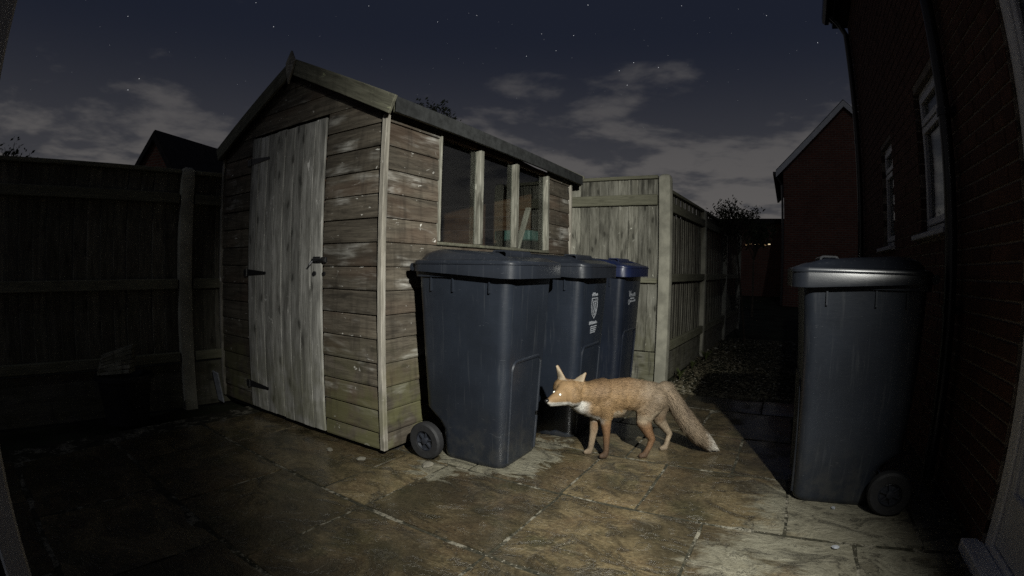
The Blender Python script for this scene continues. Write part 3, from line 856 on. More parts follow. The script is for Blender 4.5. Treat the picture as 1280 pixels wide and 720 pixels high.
def word(y0, z0, y1, hgt, seed, w=.005):
    """a printed word too small to read in the photograph: upright strokes and bowls"""
    rr = random.Random(seed); out = []; y = y0
    while y < y1:
        h = hgt*rr.choice((1,.7,.7,1)); out.append((y, z0, y, z0+h, w))
        if rr.random() < .75: out.append((y, z0+(h if rr.random() < .5 else .5*h), min(y+hgt*.45, y1), z0+h*rr.choice((.5,.9,.1)), w*.8))
        y += hgt*rr.uniform(.5,.75)
    return out
def decal_shield(t, body):
    r = []
    r += word(-.06, .835, .06, .030, 4, .009)
    sh = [(-.062,.815),(.062,.815),(.066,.74),(.045,.675),(0,.635),(-.045,.675),(-.066,.74)]
    for a, b in zip(sh, sh[1:]+sh[:1]): r.append((a[0],a[1],b[0],b[1],.008))
    el = [(.034*cos(2*pi*k/14), .728+.062*sin(2*pi*k/14)) for k in range(14)]
    for a, b in zip(el, el[1:]+el[:1]): r.append((a[0],a[1],b[0],b[1],.008))
    r += [(-.01,.685,.012,.77,.010), (.02,.80,.05,.77,.008), (-.05,.80,-.03,.775,.008), (.035,.70,.058,.715,.008)]
    strokes(r, 'printed_crest', t)
    r = word(-.085, .583, .085, .026, 9, .010) + [(-.085,.590,.085,.590,.010)]
    for k, zz in enumerate((.556,.538,.520,.504)): r += word(-.055, zz, .08-.01*k, .010, 20+k, .0045) + [(-.055,zz+.003,.08-.01*k,zz+.003,.004)]
    strokes(r, 'printed_text', t)
def decal_words(t, body):
    r = [(-.10,.84,-.075,.775,.010), (-.05,.84,-.075,.775,.010)] + word(-.04, .775, .10, .045, 31, .009)
    strokes(r, 'printed_text', t)
    el = [(-.085+.022*cos(2*pi*k/12), .715+.026*sin(2*pi*k/12)) for k in range(12)]
    r = [(a[0],a[1],b[0],b[1],.009) for a, b in zip(el, el[1:]+el[:1])]
    r += [(-.055,.715,.11,.735,.010)] + word(-.055,.715,.11,.018,41,.006) + word(-.05,.748,.07,.014,43,.005)
    strokes(r, 'printed_mark', t)
def binloc(out, along): return shedp(out, along, .0)
wheelie_bin(binloc(.425,.385), SROT, 'large grey wheelie bin nearest the camera against the shed wall', 'wheelie bins along the shed', M['bin'], M['lid'])
wheelie_bin(binloc(.54,1.03), SROT, 'grey wheelie bin with white crest, between two other bins', 'wheelie bins along the shed', M['bin2'], M['lid'], decal_shield)
wheelie_bin(binloc(.53,1.93), SROT+RAD(-2), 'navy wheelie bin with bright blue lid beside the fence', 'wheelie bins along the shed', M['bin3'], M['lid_blue'], decal_words)
rb = uv(2.56, .345, .0)
wheelie_bin((rb.x, rb.y, 0), -A31+pi+RAD(2), 'lone grey wheelie bin against the house wall on the right', None, M['bin'], M['lid'])

# ------------------------------------------------------------------ the house on the right
HS = Vector((1.829, 1.239, 0))
house = thing('house', 'dark red brick house with white windows and black pipes along the right', 'house', HS, -A31)
HH, HY0, HY1 = 4.15, -3.6, 4.32
OPEN = [(-.98, 0.0, 0.0, 2.34), (.955, 1.60, 1.33, 2.275), (2.50, 3.02, 1.31, 2.215)]   # y0,y1,z0,z1
ys = sorted({HY0, HY1} | {a for o in OPEN for a in o[:2]}); zs = sorted({-.05, HH} | {a for o in OPEN for a in o[2:]})
wm = MB()
for a, b in zip(ys[:-1], ys[1:]):
    for c, d in zip(zs[:-1], zs[1:]):
        ym, zm = (a+b)/2, (c+d)/2
        if any(o[0] < ym < o[1] and o[2] < zm < o[3] for o in OPEN): continue
        wm.box((.007, a, c), (.25, b, d))
wall = mb(wm, 'wall', M['mortar'], house)
mb(MB().box((.26, HY0, -.05), (4.5, HY1, HH)), 'rooms', M['core'], house)
brk = fixn(MB().box((-.052,-.1075,-.0325), (.052,.1075,.0325)).mesh('brick'), .004)
rest = MB(); nbk = 0; row = 0
zz = .006
while zz < HH - .06:
    y = HY0 + (.1125 if row % 2 else 0)
    while y < HY1:
        a, b = y + .005, min(y + .22, HY1)
        y += .225
        segs = [(a, b)]
        for o in OPEN:
            if o[2] - .02 < zz + .0325 < o[3] + .02:
                ns = []
                for p, q in segs:
                    if q <= o[0] or p >= o[1]: ns.append((p, q)); continue
                    if p < o[0] - .02: ns.append((p, o[0]))
                    if q > o[1] + .02: ns.append((o[1], q))
                segs = ns
        for p, q in segs:
            if q - p < .03: continue
            jit = random.uniform(-.0015, .002)
            if -.02 <= p and q < 1.3 and zz < 2.55 and nbk < 298:
                nbk += 1
                me = brk
                o = obj('brick', brk, M['brick'], wall, loc=(.052+jit, (p+q)/2, zz+.0325)); o.scale = (1, (q-p)/.215, 1)
            else:
                rest.box((jit, p, zz), (.10, q, zz+.065))
    zz += .075; row += 1
o = mb(rest, 'brick_courses', M['brick'], wall); o['kind'] = 'stuff'
def window(y0, y1, z0, z1, split):
    w = mb(MB().box((.045,y0+.005,z0),(.10,y1-.005,z0+.05)).box((.045,y0+.005,z1-.05),(.10,y1-.005,z1)).box((.045,y0+.005,z0+.05),(.10,y0+.055,z1-.05)).box((.045,y1-.055,z0+.05),(.10,y1-.005,z1-.05)), 'window', M['upvc'], house, .004)
    ya, yb = y0+.058, y1-.058; za, zb = z0+.053, z1-.053
    if split: zb2 = zb - .20
    else: zb2 = zb
    f = MB()
    def sash(za_, zb_):
        f.box((.030,ya,za_),(.075,yb,za_+.042)).box((.030,ya,zb_-.042),(.075,yb,zb_)).box((.030,ya,za_+.042),(.075,ya+.042,zb_-.042)).box((.030,yb-.042,za_+.042),(.075,yb,zb_-.042))
    sash(za, zb2-.002)
    if split: sash(zb2+.012, zb)
    mb(f, 'sash', M['upvc'], w, .003)
    mb(MB().box((.055,ya+.04,za+.04),(.059,yb-.04,zb-.04)), 'pane', M['glass_house'], w)
    mb(MB().box((.16,ya,za),(.165,yb,zb)), 'net_curtain', M['net'], w)
    mb(MB().box((-.055,y0-.05,z0-.035),(.10,y1+.05,z0-.003)), 'sill', M['upvc'], w, .004)
    return w
w1 = window(.955, 1.60, 1.33, 2.275, True)
mb(MB().tube([(.12,1.35,1.39),(.12,1.35,1.44)], .03, 10).tube([(.12,1.35,1.44),(.12,1.33,1.50)], .012, 6), 'ornament', M['tub'], w1)
window(2.50, 3.02, 1.31, 2.215, True)
# door: frame, leaf with panel, sill
M['upvc_door'] = plain('door_frame_upvc', (.80,.80,.81), .4, spec=.45, nscale=5, namt=.06)  # lighter copy of the white upvc; ambient light on the door put into the colour
dr = mb(MB().box((.02,-.075,.02),(.095,-.002,2.34)).box((.02,-.98,.02),(.095,-.905,2.34)).box((.02,-.905,2.265),(.095,-.075,2.34)).box((.02,-.905,.02),(.095,-.075,.07)), 'door', M['upvc_door'], house, .006)
mb(MB().box((.030,-.118,.075),(.082,-.080,2.26)).box((.030,-.90,.075),(.082,-.862,2.26)).box((.030,-.862,.075),(.082,-.118,.30)).box((.030,-.862,2.15),(.082,-.118,2.26)).box((.030,-.862,.98),(.082,-.118,1.10)), 'door_leaf', M['upvc_grey'], dr, .005)
mb(MB().box((.050,-.862,.30),(.062,-.118,.98)), 'door_panel', M['upvc_grey'], dr)
mb(MB().box((.050,-.862,1.10),(.056,-.118,2.15)), 'pane', M['glass_house'], dr)
mb(MB().box((.2,-.9,.3),(.205,-.08,2.2)), 'net_curtain', M['core'], dr)
mb(MB().box((-.075,-1.03,-.01),(.018,.035,.045)), 'sill', M['upvc_door'], dr, .006)
# pipes, gutter, eaves
dp = mb(MB().tube([(-.052,.755,.02),(-.052,.755,HH-.12),(-.10,.755,HH+.02),(-.22,.755,HH+.10)], .034, 14), 'downpipe', M['pipe'], house, smooth=40)
for zz in (.9, 1.9, 3.2): mb(MB().tube([(-.052,.755,zz-.02),(-.052,.755,zz+.02)], .040, 14).box((-.03,.70,zz-.018),(.0,.81,zz+.018)), 'pipe_clip', M['pipe'], dp, smooth=40)
dp = mb(MB().tube([(-.050,4.20,.02),(-.050,4.20,HH-.20),(-.12,4.20,HH-.05),(-.20,4.20,HH+.06)], .034, 12), 'downpipe', M['pipe'], house, smooth=40)
for zz in (1.2, 2.6): mb(MB().tube([(-.050,4.20,zz-.02),(-.050,4.20,zz+.02)], .040, 12), 'pipe_clip', M['pipe'], dp, smooth=40)
gt = MB(); gpz = HH + .12
gt.prism([(-.30,gpz+.05),(-.30,gpz-.02),(-.27,gpz-.055),(-.22,gpz-.055),(-.19,gpz-.02),(-.19,gpz+.05),(-.2,gpz+.05),(-.2,gpz-.015),(-.225,gpz-.045),(-.265,gpz-.045),(-.29,gpz-.015),(-.29,gpz+.05)], HY0, HY1+.12, lambda a, b, w: (a, w, b))
mb(gt, 'gutter', M['pipe'], house)
mb(MB().box((-.185,HY0,HH-.002),(.30,HY1+.10,HH+.05)), 'soffit', M['pipe'], house)
mb(MB().prism([(-.27,HH+.20),(2.3,HH+1.75),(4.8,HH+.20),(4.8,HH+.06),(-.18,HH+.06)], HY0, HY1+.10, lambda a, b, w: (a, w, b)), 'roof', M['tile'], house)
# the flood lamp that lights the yard (on the wall, out of the frame)
lam = thing('security_lamp', 'small black flood lamp on the house wall lighting the yard', 'lamp', LAMP, -A31)
lx = (HS - LAMP).dot(D31)
bd = (_t.normalized())
Rz = Matrix.Rotation(A31, 3, 'Z')
bl = Rz @ bd; sx_ = bl.cross(Vector((0,0,1))).normalized(); up_ = sx_.cross(bl)
mb(MB().obox(bl*-.085, (sx_, bl, up_), (.16,.07,.11)), 'housing', M['pipe'], lam, .008)
mb(MB().obox(bl*-.046, (sx_, bl, up_), (.13,.004,.085)), 'lamp_glass', M['lamp_glass'], lam)
mb(MB().tube([bl*-.12, Vector((lx, 0, 0)) + Vector((0, -.02, -.03))], .014, 8), 'bracket', M['pipe'], lam)

# ------------------------------------------------------------------ open door leaf at the left edge, close to the camera
az = RAD(-57.7); lf = Vector((sin(az), cos(az), 0))*1.15
ld = thing('open_door', 'dark open door leaf standing at the far left edge near the camera', 'door', lf, RAD(57.7))
mb(MB().box((-.055,-.02,.0),(-.002,.02,2.35)), 'edge_stile', M['upvc_grey'], ld, .005)
mb(MB().box((-.75,-.015,.0),(-.058,.015,2.35)), 'panel', M['tub'], ld, .004)
mb(MB().tube([(-.035,-.022,1.0),(-.035,-.06,1.0),(-.14,-.06,1.0)], .01, 8), 'handle', M['steel'], ld, smooth=45)

# ------------------------------------------------------------------ oddments by the left fence
tb = thing('garden_tub', 'black tub standing before the dark fence with timber offcuts in it', 'tub', (-2.56, 2.66, 0), RAD(35))
m_ = MB(); m_.loft([[(r_*cos(2*pi*k/20), r_*.8*sin(2*pi*k/20), zz) for k in range(20)] for r_, zz in ((.15,0),(.19,.30),(.205,.305),(.205,.33),(.19,.33),(.175,.20))], True, True)
mb(m_, 'body', M['tub'], tb, smooth=40)
m_ = MB(); m_.loft([[(.212*cos(2*pi*k/20), .172*sin(2*pi*k/20), zz) for k in range(20)] for zz in (.300,.312)], False, False); mb(m_, 'band', M['tub'], tb)
st = thing('timber_offcut', 'pale wedge of stacked timber offcuts lying on the black tub', 'offcut', (-2.56, 2.60, .335), RAD(18))
for k in range(6):
    L = .26 - .005*k
    obj('plank', boxmesh('offcut', L, .09, .026, .003), M['fence'], st, loc=(-.01+.006*k, .0, .02+.027*k), rot=(0, RAD(-6-2.2*k), RAD(3*k-6)))
o = obj('slate_offcut', boxmesh('slate_offcut', .085, .012, .25, .003), M['slate'], loc=(-2.235, 3.36, .118), rot=(RAD(12), RAD(6), RAD(-28))); tag(o, 'pale sheet offcut leaning in the corner between fence and shed', 'sheet')
# pale pebbles and chips
for k, (px, py, s) in enumerate(((1.27,1.50,.013), (1.47,1.815,.011), (-1.02,2.60,.02), (-.80,2.50,.022), (-.43,2.47,.03))):
    r_ = random.Random(k); t = MB(); rings = []
    for zz, sc in ((0,.8),(.35,1),(.75,.75),(1,.3)):
        rings.append([(s*sc*(1+.25*r_.uniform(-1,1))*cos(2*pi*i/8)*1.3, s*sc*(1+.2*r_.uniform(-1,1))*sin(2*pi*i/8), s*.8*zz) for i in range(8)])
    t.loft(rings); o = mb(t, 'stone_chip', M['slate'] if k < 2 else M['stones'], loc=(px,py,.002), rot=(0,0,k*1.1))
    tag(o, ('small pale chip on the slab before the right bin', 'tiny white chip at the foot of the right bin', 'stone chip at the foot of the shed door', 'stone chip under the shed front near its corner', 'flat stone between the shed corner and bin wheel')[k], 'stone')

# ------------------------------------------------------------------ weeds at the foot of the passage fence
def weed(loc, h, n, seed, label):
    rr = random.Random(seed); m_ = MB()
    for _ in range(n):
        a = rr.uniform(0, 2*pi); le = h*rr.uniform(.5,1); lean = rr.uniform(.2,.9)
        d = Vector((cos(a)*lean, sin(a)*lean, 1)).normalized(); s_ = d.cross(Vector((0,0,1))).normalized()
        b = len(m_.v); w = le*.07
        p1 = d*le*.55; p2 = d*le + Vector((cos(a),sin(a),-.4))*le*.25
        m_.v += [tuple(s_*-w*.5), tuple(s_*w*.5), tuple(p1+s_*w), tuple(p1-s_*w), tuple(p2)]
        m_.f += [[b,b+1,b+2,b+3],[b+3,b+2,b+4]]; m_.m += [0,0]
    t = thing('weed', label, 'weed', loc, 0, 'weeds at the fence foot')
    obj('leaves', m_.mesh('leaves'), M['weed'], t)
    mb(MB().tube([(0,0,-.02),(.004,0,h*.5)], .0025, 5), 'stem', M['weed'], t)
for k, (s, off, h) in enumerate(((.25,.13,.13),(.85,.12,.10),(1.45,.16,.15))):
    p = P1 + fu*s + Vector((fu.y,-fu.x,0))*off
    weed(p, h, 26, k, ('low weed beside the foot of the corner post','small weed midway along the nearest passage fence panel','taller weed before the second passage fence post')[k])

# ------------------------------------------------------------------ trees and far things
def tree(name, label, base, H, crown_c, crown_r, nleaf, seed, leaf=.07, nlimb=9, trunk_r=.03, group='trees beyond the fences'):
    rr = random.Random(seed)
    t = thing(name, label, 'tree', base, 0, group)
    cc = Vector(crown_c)
    tk = MB(); mid = Vector((cc.x*.4+rr.uniform(-.1,.1), cc.y*.4, cc.z*.55))
    top = cc + Vector((0,0,-crown_r[2]*.3))
    tk.tube([(0,0,-.03), tuple(mid*.5), tuple(mid), tuple(top)], [trunk_r, trunk_r*.85, trunk_r*.7, trunk_r*.45], 7)
    lf_ = MB(); tips = []
    for k in range(nlimb):
        d = Vector((rr.gauss(0,1), rr.gauss(0,1), rr.gauss(.45,.8))).normalized()
        tip = cc + Vector((d.x*crown_r[0], d.y*crown_r[1], d.z*crown_r[2]))*rr.uniform(.6,1.12)
        st_ = mid.lerp(top, rr.uniform(.3,1))
        m1 = st_.lerp(tip, .5) + Vector((rr.uniform(-.1,.1), rr.uniform(-.1,.1), .08))*crown_r[2]
        tk.tube([st_, m1, tip], [trunk_r*.4, trunk_r*.25, trunk_r*.08], 5); tips.append((m1, tip))
    for _ in range(nleaf):
        m1, tip = rr.choice(tips)
        q = m1.lerp(tip, rr.random()**.7) + Vector((rr.gauss(0,.16)*crown_r[0], rr.gauss(0,.16)*crown_r[1], rr.gauss(0,.14)*crown_r[2]))
        n_ = Vector((rr.gauss(0,1), rr.gauss(0,1), rr.gauss(0,1))).normalized(); a = n_.orthogonal().normalized(); b_ = n_.cross(a)
        s = leaf*rr.uniform(.5,1.2); i = len(lf_.v)
        lf_.v += [tuple(q-a*s), tuple(q+b_*s*.42), tuple(q+a*s), tuple(q-b_*s*.42)]; lf_.f.append([i,i+1,i+2,i+3]); lf_.m.append(0)
    mb(tk, 'trunk', M['bark'], t, smooth=60)
    obj('crown', lf_.mesh('crown'), M['leaf'], t)
tree('sapling', 'thin sapling with loose crown rising at the end of the passage fence', (3.50,6.95,0), 2.2, (-.16,.15,1.86), (.42,.36,.30), 1700, 3, .030, 44, .020)
tree('garden_tree', 'bare-topped dark tree just showing above the shed roof', (-2.3,12.9,0), 5.5, (0,0,4.75), (.80,.75,.75), 1900, 8, .06, 50, .07)
tree('garden_tree', 'dark tree top at the left edge above the fence', (-8.95,6.3,0), 3.2, (0,0,2.6), (.50,.5,.62), 1300, 5, .05, 34, .05)
tree('garden_tree', 'small dark shrub beside the far house at the passage end', (5.9,11.4,0), 2.2, (0,0,2.0), (.5,.5,.32), 1200, 12, .045, 26, .03)

def house_block(name, label, origin, rotz, w, depth, eave, ridge, group, eaves_over=.25, bargem=None):
    """gable towards local -Y, ridge running along +Y"""
    t = thing(name, label, 'house', origin, rotz, group)
    m_ = MB(); v = [(-w/2,0,-.03),(w/2,0,-.03),(w/2,0,eave),(0,0,ridge-.12),(-w/2,0,eave)]
    m_.v = v + [(a, depth, c) for a, b, c in v]; m_.f = [[0,1,2,3,4],[9,8,7,6,5]] + [[i,i+5,(i+1)%5+5,(i+1)%5] for i in range(5)]; m_.m = [0]*7
    wl = mb(m_, 'wall', M['far_brick'], t)
    s = (ridge-eave)/(w/2)
    for k in (1, -1):
        e = k*(w/2+eaves_over); ze = ridge - s*(w/2+eaves_over)
        rf = mb(MB().prism([(0,ridge+.02),(e,ze+.02),(e,ze-.10),(0,ridge-.10)], -.10, depth+.1, lambda a, b, w_: (a, w_, b)), 'roof', M['tile'], t)
        mb(MB().prism([(0,ridge-.02),(e,ze-.02),(e,ze-.24),(0,ridge-.24)], -.135, -.102, lambda a, b, w_: (a, w_, b)), 'barge_board', bargem or M['upvc'], rf)
        mb(MB().box((min(e,e+k*.1),-.1,ze-.13),(max(e,e+k*.1),depth+.1,ze-.04)), 'gutter', M['pipe'], rf)
        mb(MB().tube([(e+k*.02,-.04,ze-.14),(k*(w/2+.05),-.05,ze-.5),(k*(w/2+.05),-.05,.0)], .04, 6), 'downpipe', M['pipe'], t)
    return t, wl
house_block('neighbour_house', 'neighbouring brick gable end beyond the passage with pale barge board', (10.9,14.05,0), -A31, 4.4+.0, 7, 4.75, 6.9, 'houses beyond the garden')
house_block('neighbour_house', 'far brick house with dark roof showing over the left fence', (-9.10,10.62,0), RAD(-8), 2.1, 6.5, 3.15, 4.46, 'houses beyond the garden', .12, M['tile'])
house_block('neighbour_house', 'dark roof corner of a far house at the left edge', (-13.6,8.0,0), RAD(20), 4.0, 5, 2.5, 3.72, 'houses beyond the garden', .2, M['tile'])
gb = thing('garage_block', 'low dark garage block closing the passage with small lit windows', 'building', (11.6,21.6,0), -A31)
mb(MB().box((-4.5,0,-.03),(4.5,3,3.35)), 'wall', M['far_brick'], gb)
mb(MB().box((-4.7,-.2,3.36),(4.7,3.2,3.58)), 'roof', M['tile'], gb)
for k in range(6):
    x = -.70 + k*.21 + random.uniform(-.05,.05)
    wn_ = mb(MB().box((x-.075,-.03,2.30+.05*(k%2)),(x+.06,-.002,2.52+.06*((k*3)%2))), 'window', M['tile'], gb)
    mb(MB().box((x-.06,-.04,2.33+.05*(k%2)),(x+.01+.02*(k%3),-.031,2.39+.03*((k*3)%2))), 'pane', M['lit'] if k in (2,5) else M['lit_dim'], wn_)

# ------------------------------------------------------------------ stars
stars = [(-43.31,18.82,3),(-44.34,17.59,3),(-31.6,27.94,2),(-29.11,25.66,2.5),(-45.76,24.75,2),(-48.54,23.33,1.3),(-47.12,21.72,1.6),(-37.52,21.63,1.5),(-32.35,19.26,1.4),(-31.49,19.67,1.2),(-18.13,28.81,1.8),(-9.62,27.54,2.2),(-5.88,28.65,1.4),(-4.88,28.42,1.8),(-8.31,25.2,1.2),(-16.01,23.08,1.2),(-54.53,19.65,1),(3.07,26.53,1.8),(1.26,24.02,1.9),(4.81,24.67,1.8),(8.79,29.69,3),(20.23,29.27,2.2),(17.7,28.07,1.2),(23.47,27.81,1.5),(27.01,28.54,1.6),(30.23,27.63,2.2),(6.95,26.36,2.3),(14.06,23.27,2.7),(12.32,22.41,2.4),(16.97,22.68,2.3),(13.21,20.8,2.6),(18.18,23.96,1.2),(15.86,25.08,1.3),(15.42,25.7,1.1),(23.31,26.27,1.2),(25.86,26.05,1.2),(33.26,23.73,1.6),(35.75,24.37,2.6),(38.08,25.16,1.2),(36.19,16.37,1.4),(33.78,18.58,1.3),(3.36,25.91,1.5),(6.72,23.87,1.2),(20.47,22.84,1),(-.55,27.55,1),(-2.42,24.85,.9),(-23.54,25.12,1),(-21.93,27.4,1),(-50.58,18.64,.9),(-40.12,23.88,.9)]
rr = random.Random(11)
for _ in range(430):
    stars.append((rr.uniform(-180,180), math.degrees(math.asin(rr.uniform(.22,1))), rr.uniform(.35,.95)))
m_ = MB(); SD = 1800.0
for a, e, s in stars:
    p = Vector((sin(RAD(a))*cos(RAD(e)), cos(RAD(a))*cos(RAD(e)), sin(RAD(e))))*SD
    r_ = SD*.00046*(.55+.45*s); b = len(m_.v)
    m_.v += [tuple(p+Vector(q)*r_) for q in ((1,0,0),(-1,0,0),(0,1,0),(0,-1,0),(0,0,1),(0,0,-1))]
    for i, j in ((0,2),(2,1),(1,3),(3,0)):
        m_.f += [[b+i,b+j,b+4],[b+j,b+i,b+5]]; m_.m += [0 if s > 1.7 else 1]*2
o = obj('stars', m_.mesh('stars'), [M['star'], M['star_dim']], kind='stuff')
tag(o, 'scattered small stars across the clear part of the night sky', 'stars')

# ------------------------------------------------------------------ the fox
FX = {}
fox = thing('fox', 'red fox standing by the bins with lowered head, eyes shining, looking left', 'fox', (.68, 2.66, 0))
FO = Vector((.68, 2.66, 0))
fb = bmesh.new()
def ball(p, r, sc=(1,1,1), rot=None):
    mtx = Matrix.Translation(Vector(p)) @ (rot.to_4x4() if rot is not None else Matrix.Identity(4)) @ Matrix.Diagonal((r*sc[0], r*sc[1], r*sc[2], 1))
    bmesh.ops.create_icosphere(fb, subdivisions=2, radius=1, matrix=mtx)
def limb(pts, rads, flat=1.0):
    for i in range(len(pts)-1):
        a, b = Vector(pts[i]), Vector(pts[i+1]); L = (b-a).length
        n = max(2, int(L/(min(rads[i], rads[i+1])*.40)))
        for k in range(n+1):
            t = k/n; ball(a.lerp(b, t), rads[i]+(rads[i+1]-rads[i])*t, (1, flat, 1))
Y0 = 2.67
# trunk: deep chest, tucked belly, rump
limb([(.500,Y0,.352),(.56,Y0,.350),(.66,Y0,.356),(.745,Y0,.352),(.815,Y0,.345)], [.086,.094,.092,.083,.080], .80)
limb([(.515,Y0,.385),(.65,Y0,.395),(.79,Y0,.375)], [.060,.062,.056], .8)
limb([(.495,Y0,.290),(.58,Y0,.298)], [.078,.076], .78)
# neck to head
limb([(.505,Y0,.365),(.43,2.655,.365),(.365,2.64,.378)], [.088,.074,.066], .88)
limb([(.470,2.665,.295),(.40,2.65,.318),(.35,2.635,.345)], [.070,.064,.052], .9)
ball((.322,2.628,.390), .072, (1.0,1.05,.95)); ball((.286,2.646,.404), .058); ball((.300,2.618,.400), .058)
ball((.330,2.600,.366), .054); ball((.322,2.668,.366), .050)
ball((.345,2.597,.350), .036); ball((.290,2.60,.355), .040)
limb([(.290,2.612,.386),(.258,2.590,.372)], [.050,.036])
limb([(.262,2.592,.366),(.228,2.570,.357),(.206,2.556,.351)], [.041,.029,.0185])
limb([(.262,2.592,.342),(.215,2.563,.336)], [.026,.015])
# ears
def ear(base, tip, w, nrm):
    base, tip = Vector(base), Vector(tip); ax = (tip-base).normalized(); n_ = Vector(nrm); n_ = (n_-ax*n_.dot(ax)).normalized(); s_ = ax.cross(n_)
    R = Matrix((s_, n_, ax)).transposed()
    for k in range(9):
        t = k/8; ball(base.lerp(tip, t), 1, (max(.007, w*(1-t)**.62), 0.0125, .012), R)
ear((.350,2.606,.424), (.397,2.600,.492), .044, (-.70,-.70,.2))
ear((.280,2.655,.444), (.254,2.664,.518), .040, (-.85,-.45,.2))
# legs (near front, far front, near hind, far hind)
limb([(.515,2.645,.315),(.526,2.634,.235),(.536,2.632,.140),(.540,2.632,.045),(.535,2.632,.018)], [.058,.036,.0215,.0170,.0195])
limb([(.535,2.632,.015),(.512,2.628,.013)], [.018,.015])
limb([(.50,2.70,.30),(.482,2.70,.21),(.472,2.70,.12),(.462,2.70,.035),(.455,2.70,.016)], [.056,.035,.0215,.0175,.0195])
limb([(.455,2.70,.015),(.434,2.695,.013)], [.017,.014])
limb([(.800,2.642,.335),(.754,2.632,.262),(.739,2.626,.215)], [.074,.058,.040])
limb([(.80,2.655,.34),(.66,2.665,.345)], [.074,.080], .85)
limb([(.742,2.624,.215),(.770,2.623,.155),(.798,2.626,.108)], [.044,.030,.0210])
limb([(.798,2.626,.108),(.784,2.624,.06),(.764,2.622,.020)], [.0205,.0170,.0185])
limb([(.764,2.622,.016),(.738,2.618,.013)], [.018,.0145])
limb([(.845,2.70,.320),(.852,2.71,.24),(.860,2.715,.195)], [.070,.050,.036])
limb([(.860,2.715,.195),(.905,2.73,.140),(.936,2.735,.100)], [.036,.025,.019])
limb([(.936,2.735,.100),(.925,2.732,.05),(.916,2.73,.018)], [.0185,.0155,.017])
limb([(.916,2.73,.015),(.892,2.726,.013)], [.017,.014])
# brush
TAIL = [(.865,2.675,.385),(.910,2.675,.335),(.962,2.672,.262),(1.02,2.668,.185),(1.085,2.660,.112),(1.15,2.650,.060),(1.195,2.640,.030)]
limb(TAIL, [.046,.044,.049,.053,.049,.037,.016])
fm = bpy.data.meshes.new('fox_raw'); fb.to_mesh(fm); fb.free()
for v in fm.vertices: v.co -= FO
fo = bpy.data.objects.new('fox_raw', fm); COL.objects.link(fo)
rm = fo.modifiers.new('r', 'REMESH'); rm.mode = 'VOXEL'; rm.voxel_size = .0052
sm_ = fo.modifiers.new('s', 'SMOOTH'); sm_.factor = .5; sm_.iterations = 8
bpy.context.view_layer.update()
fmesh = bpy.data.meshes.new_from_object(fo.evaluated_get(bpy.context.evaluated_depsgraph_get()))
bpy.data.objects.remove(fo)
fmesh.name = 'body'
for p in fmesh.polygons: p.use_smooth = True
def sm(a, b, x): return smooth01(a, b, x)
TV = [Vector(p) for p in TAIL]
def lerp3(a, b, t): return tuple(x+(y-x)*t for x, y in zip(a, b))
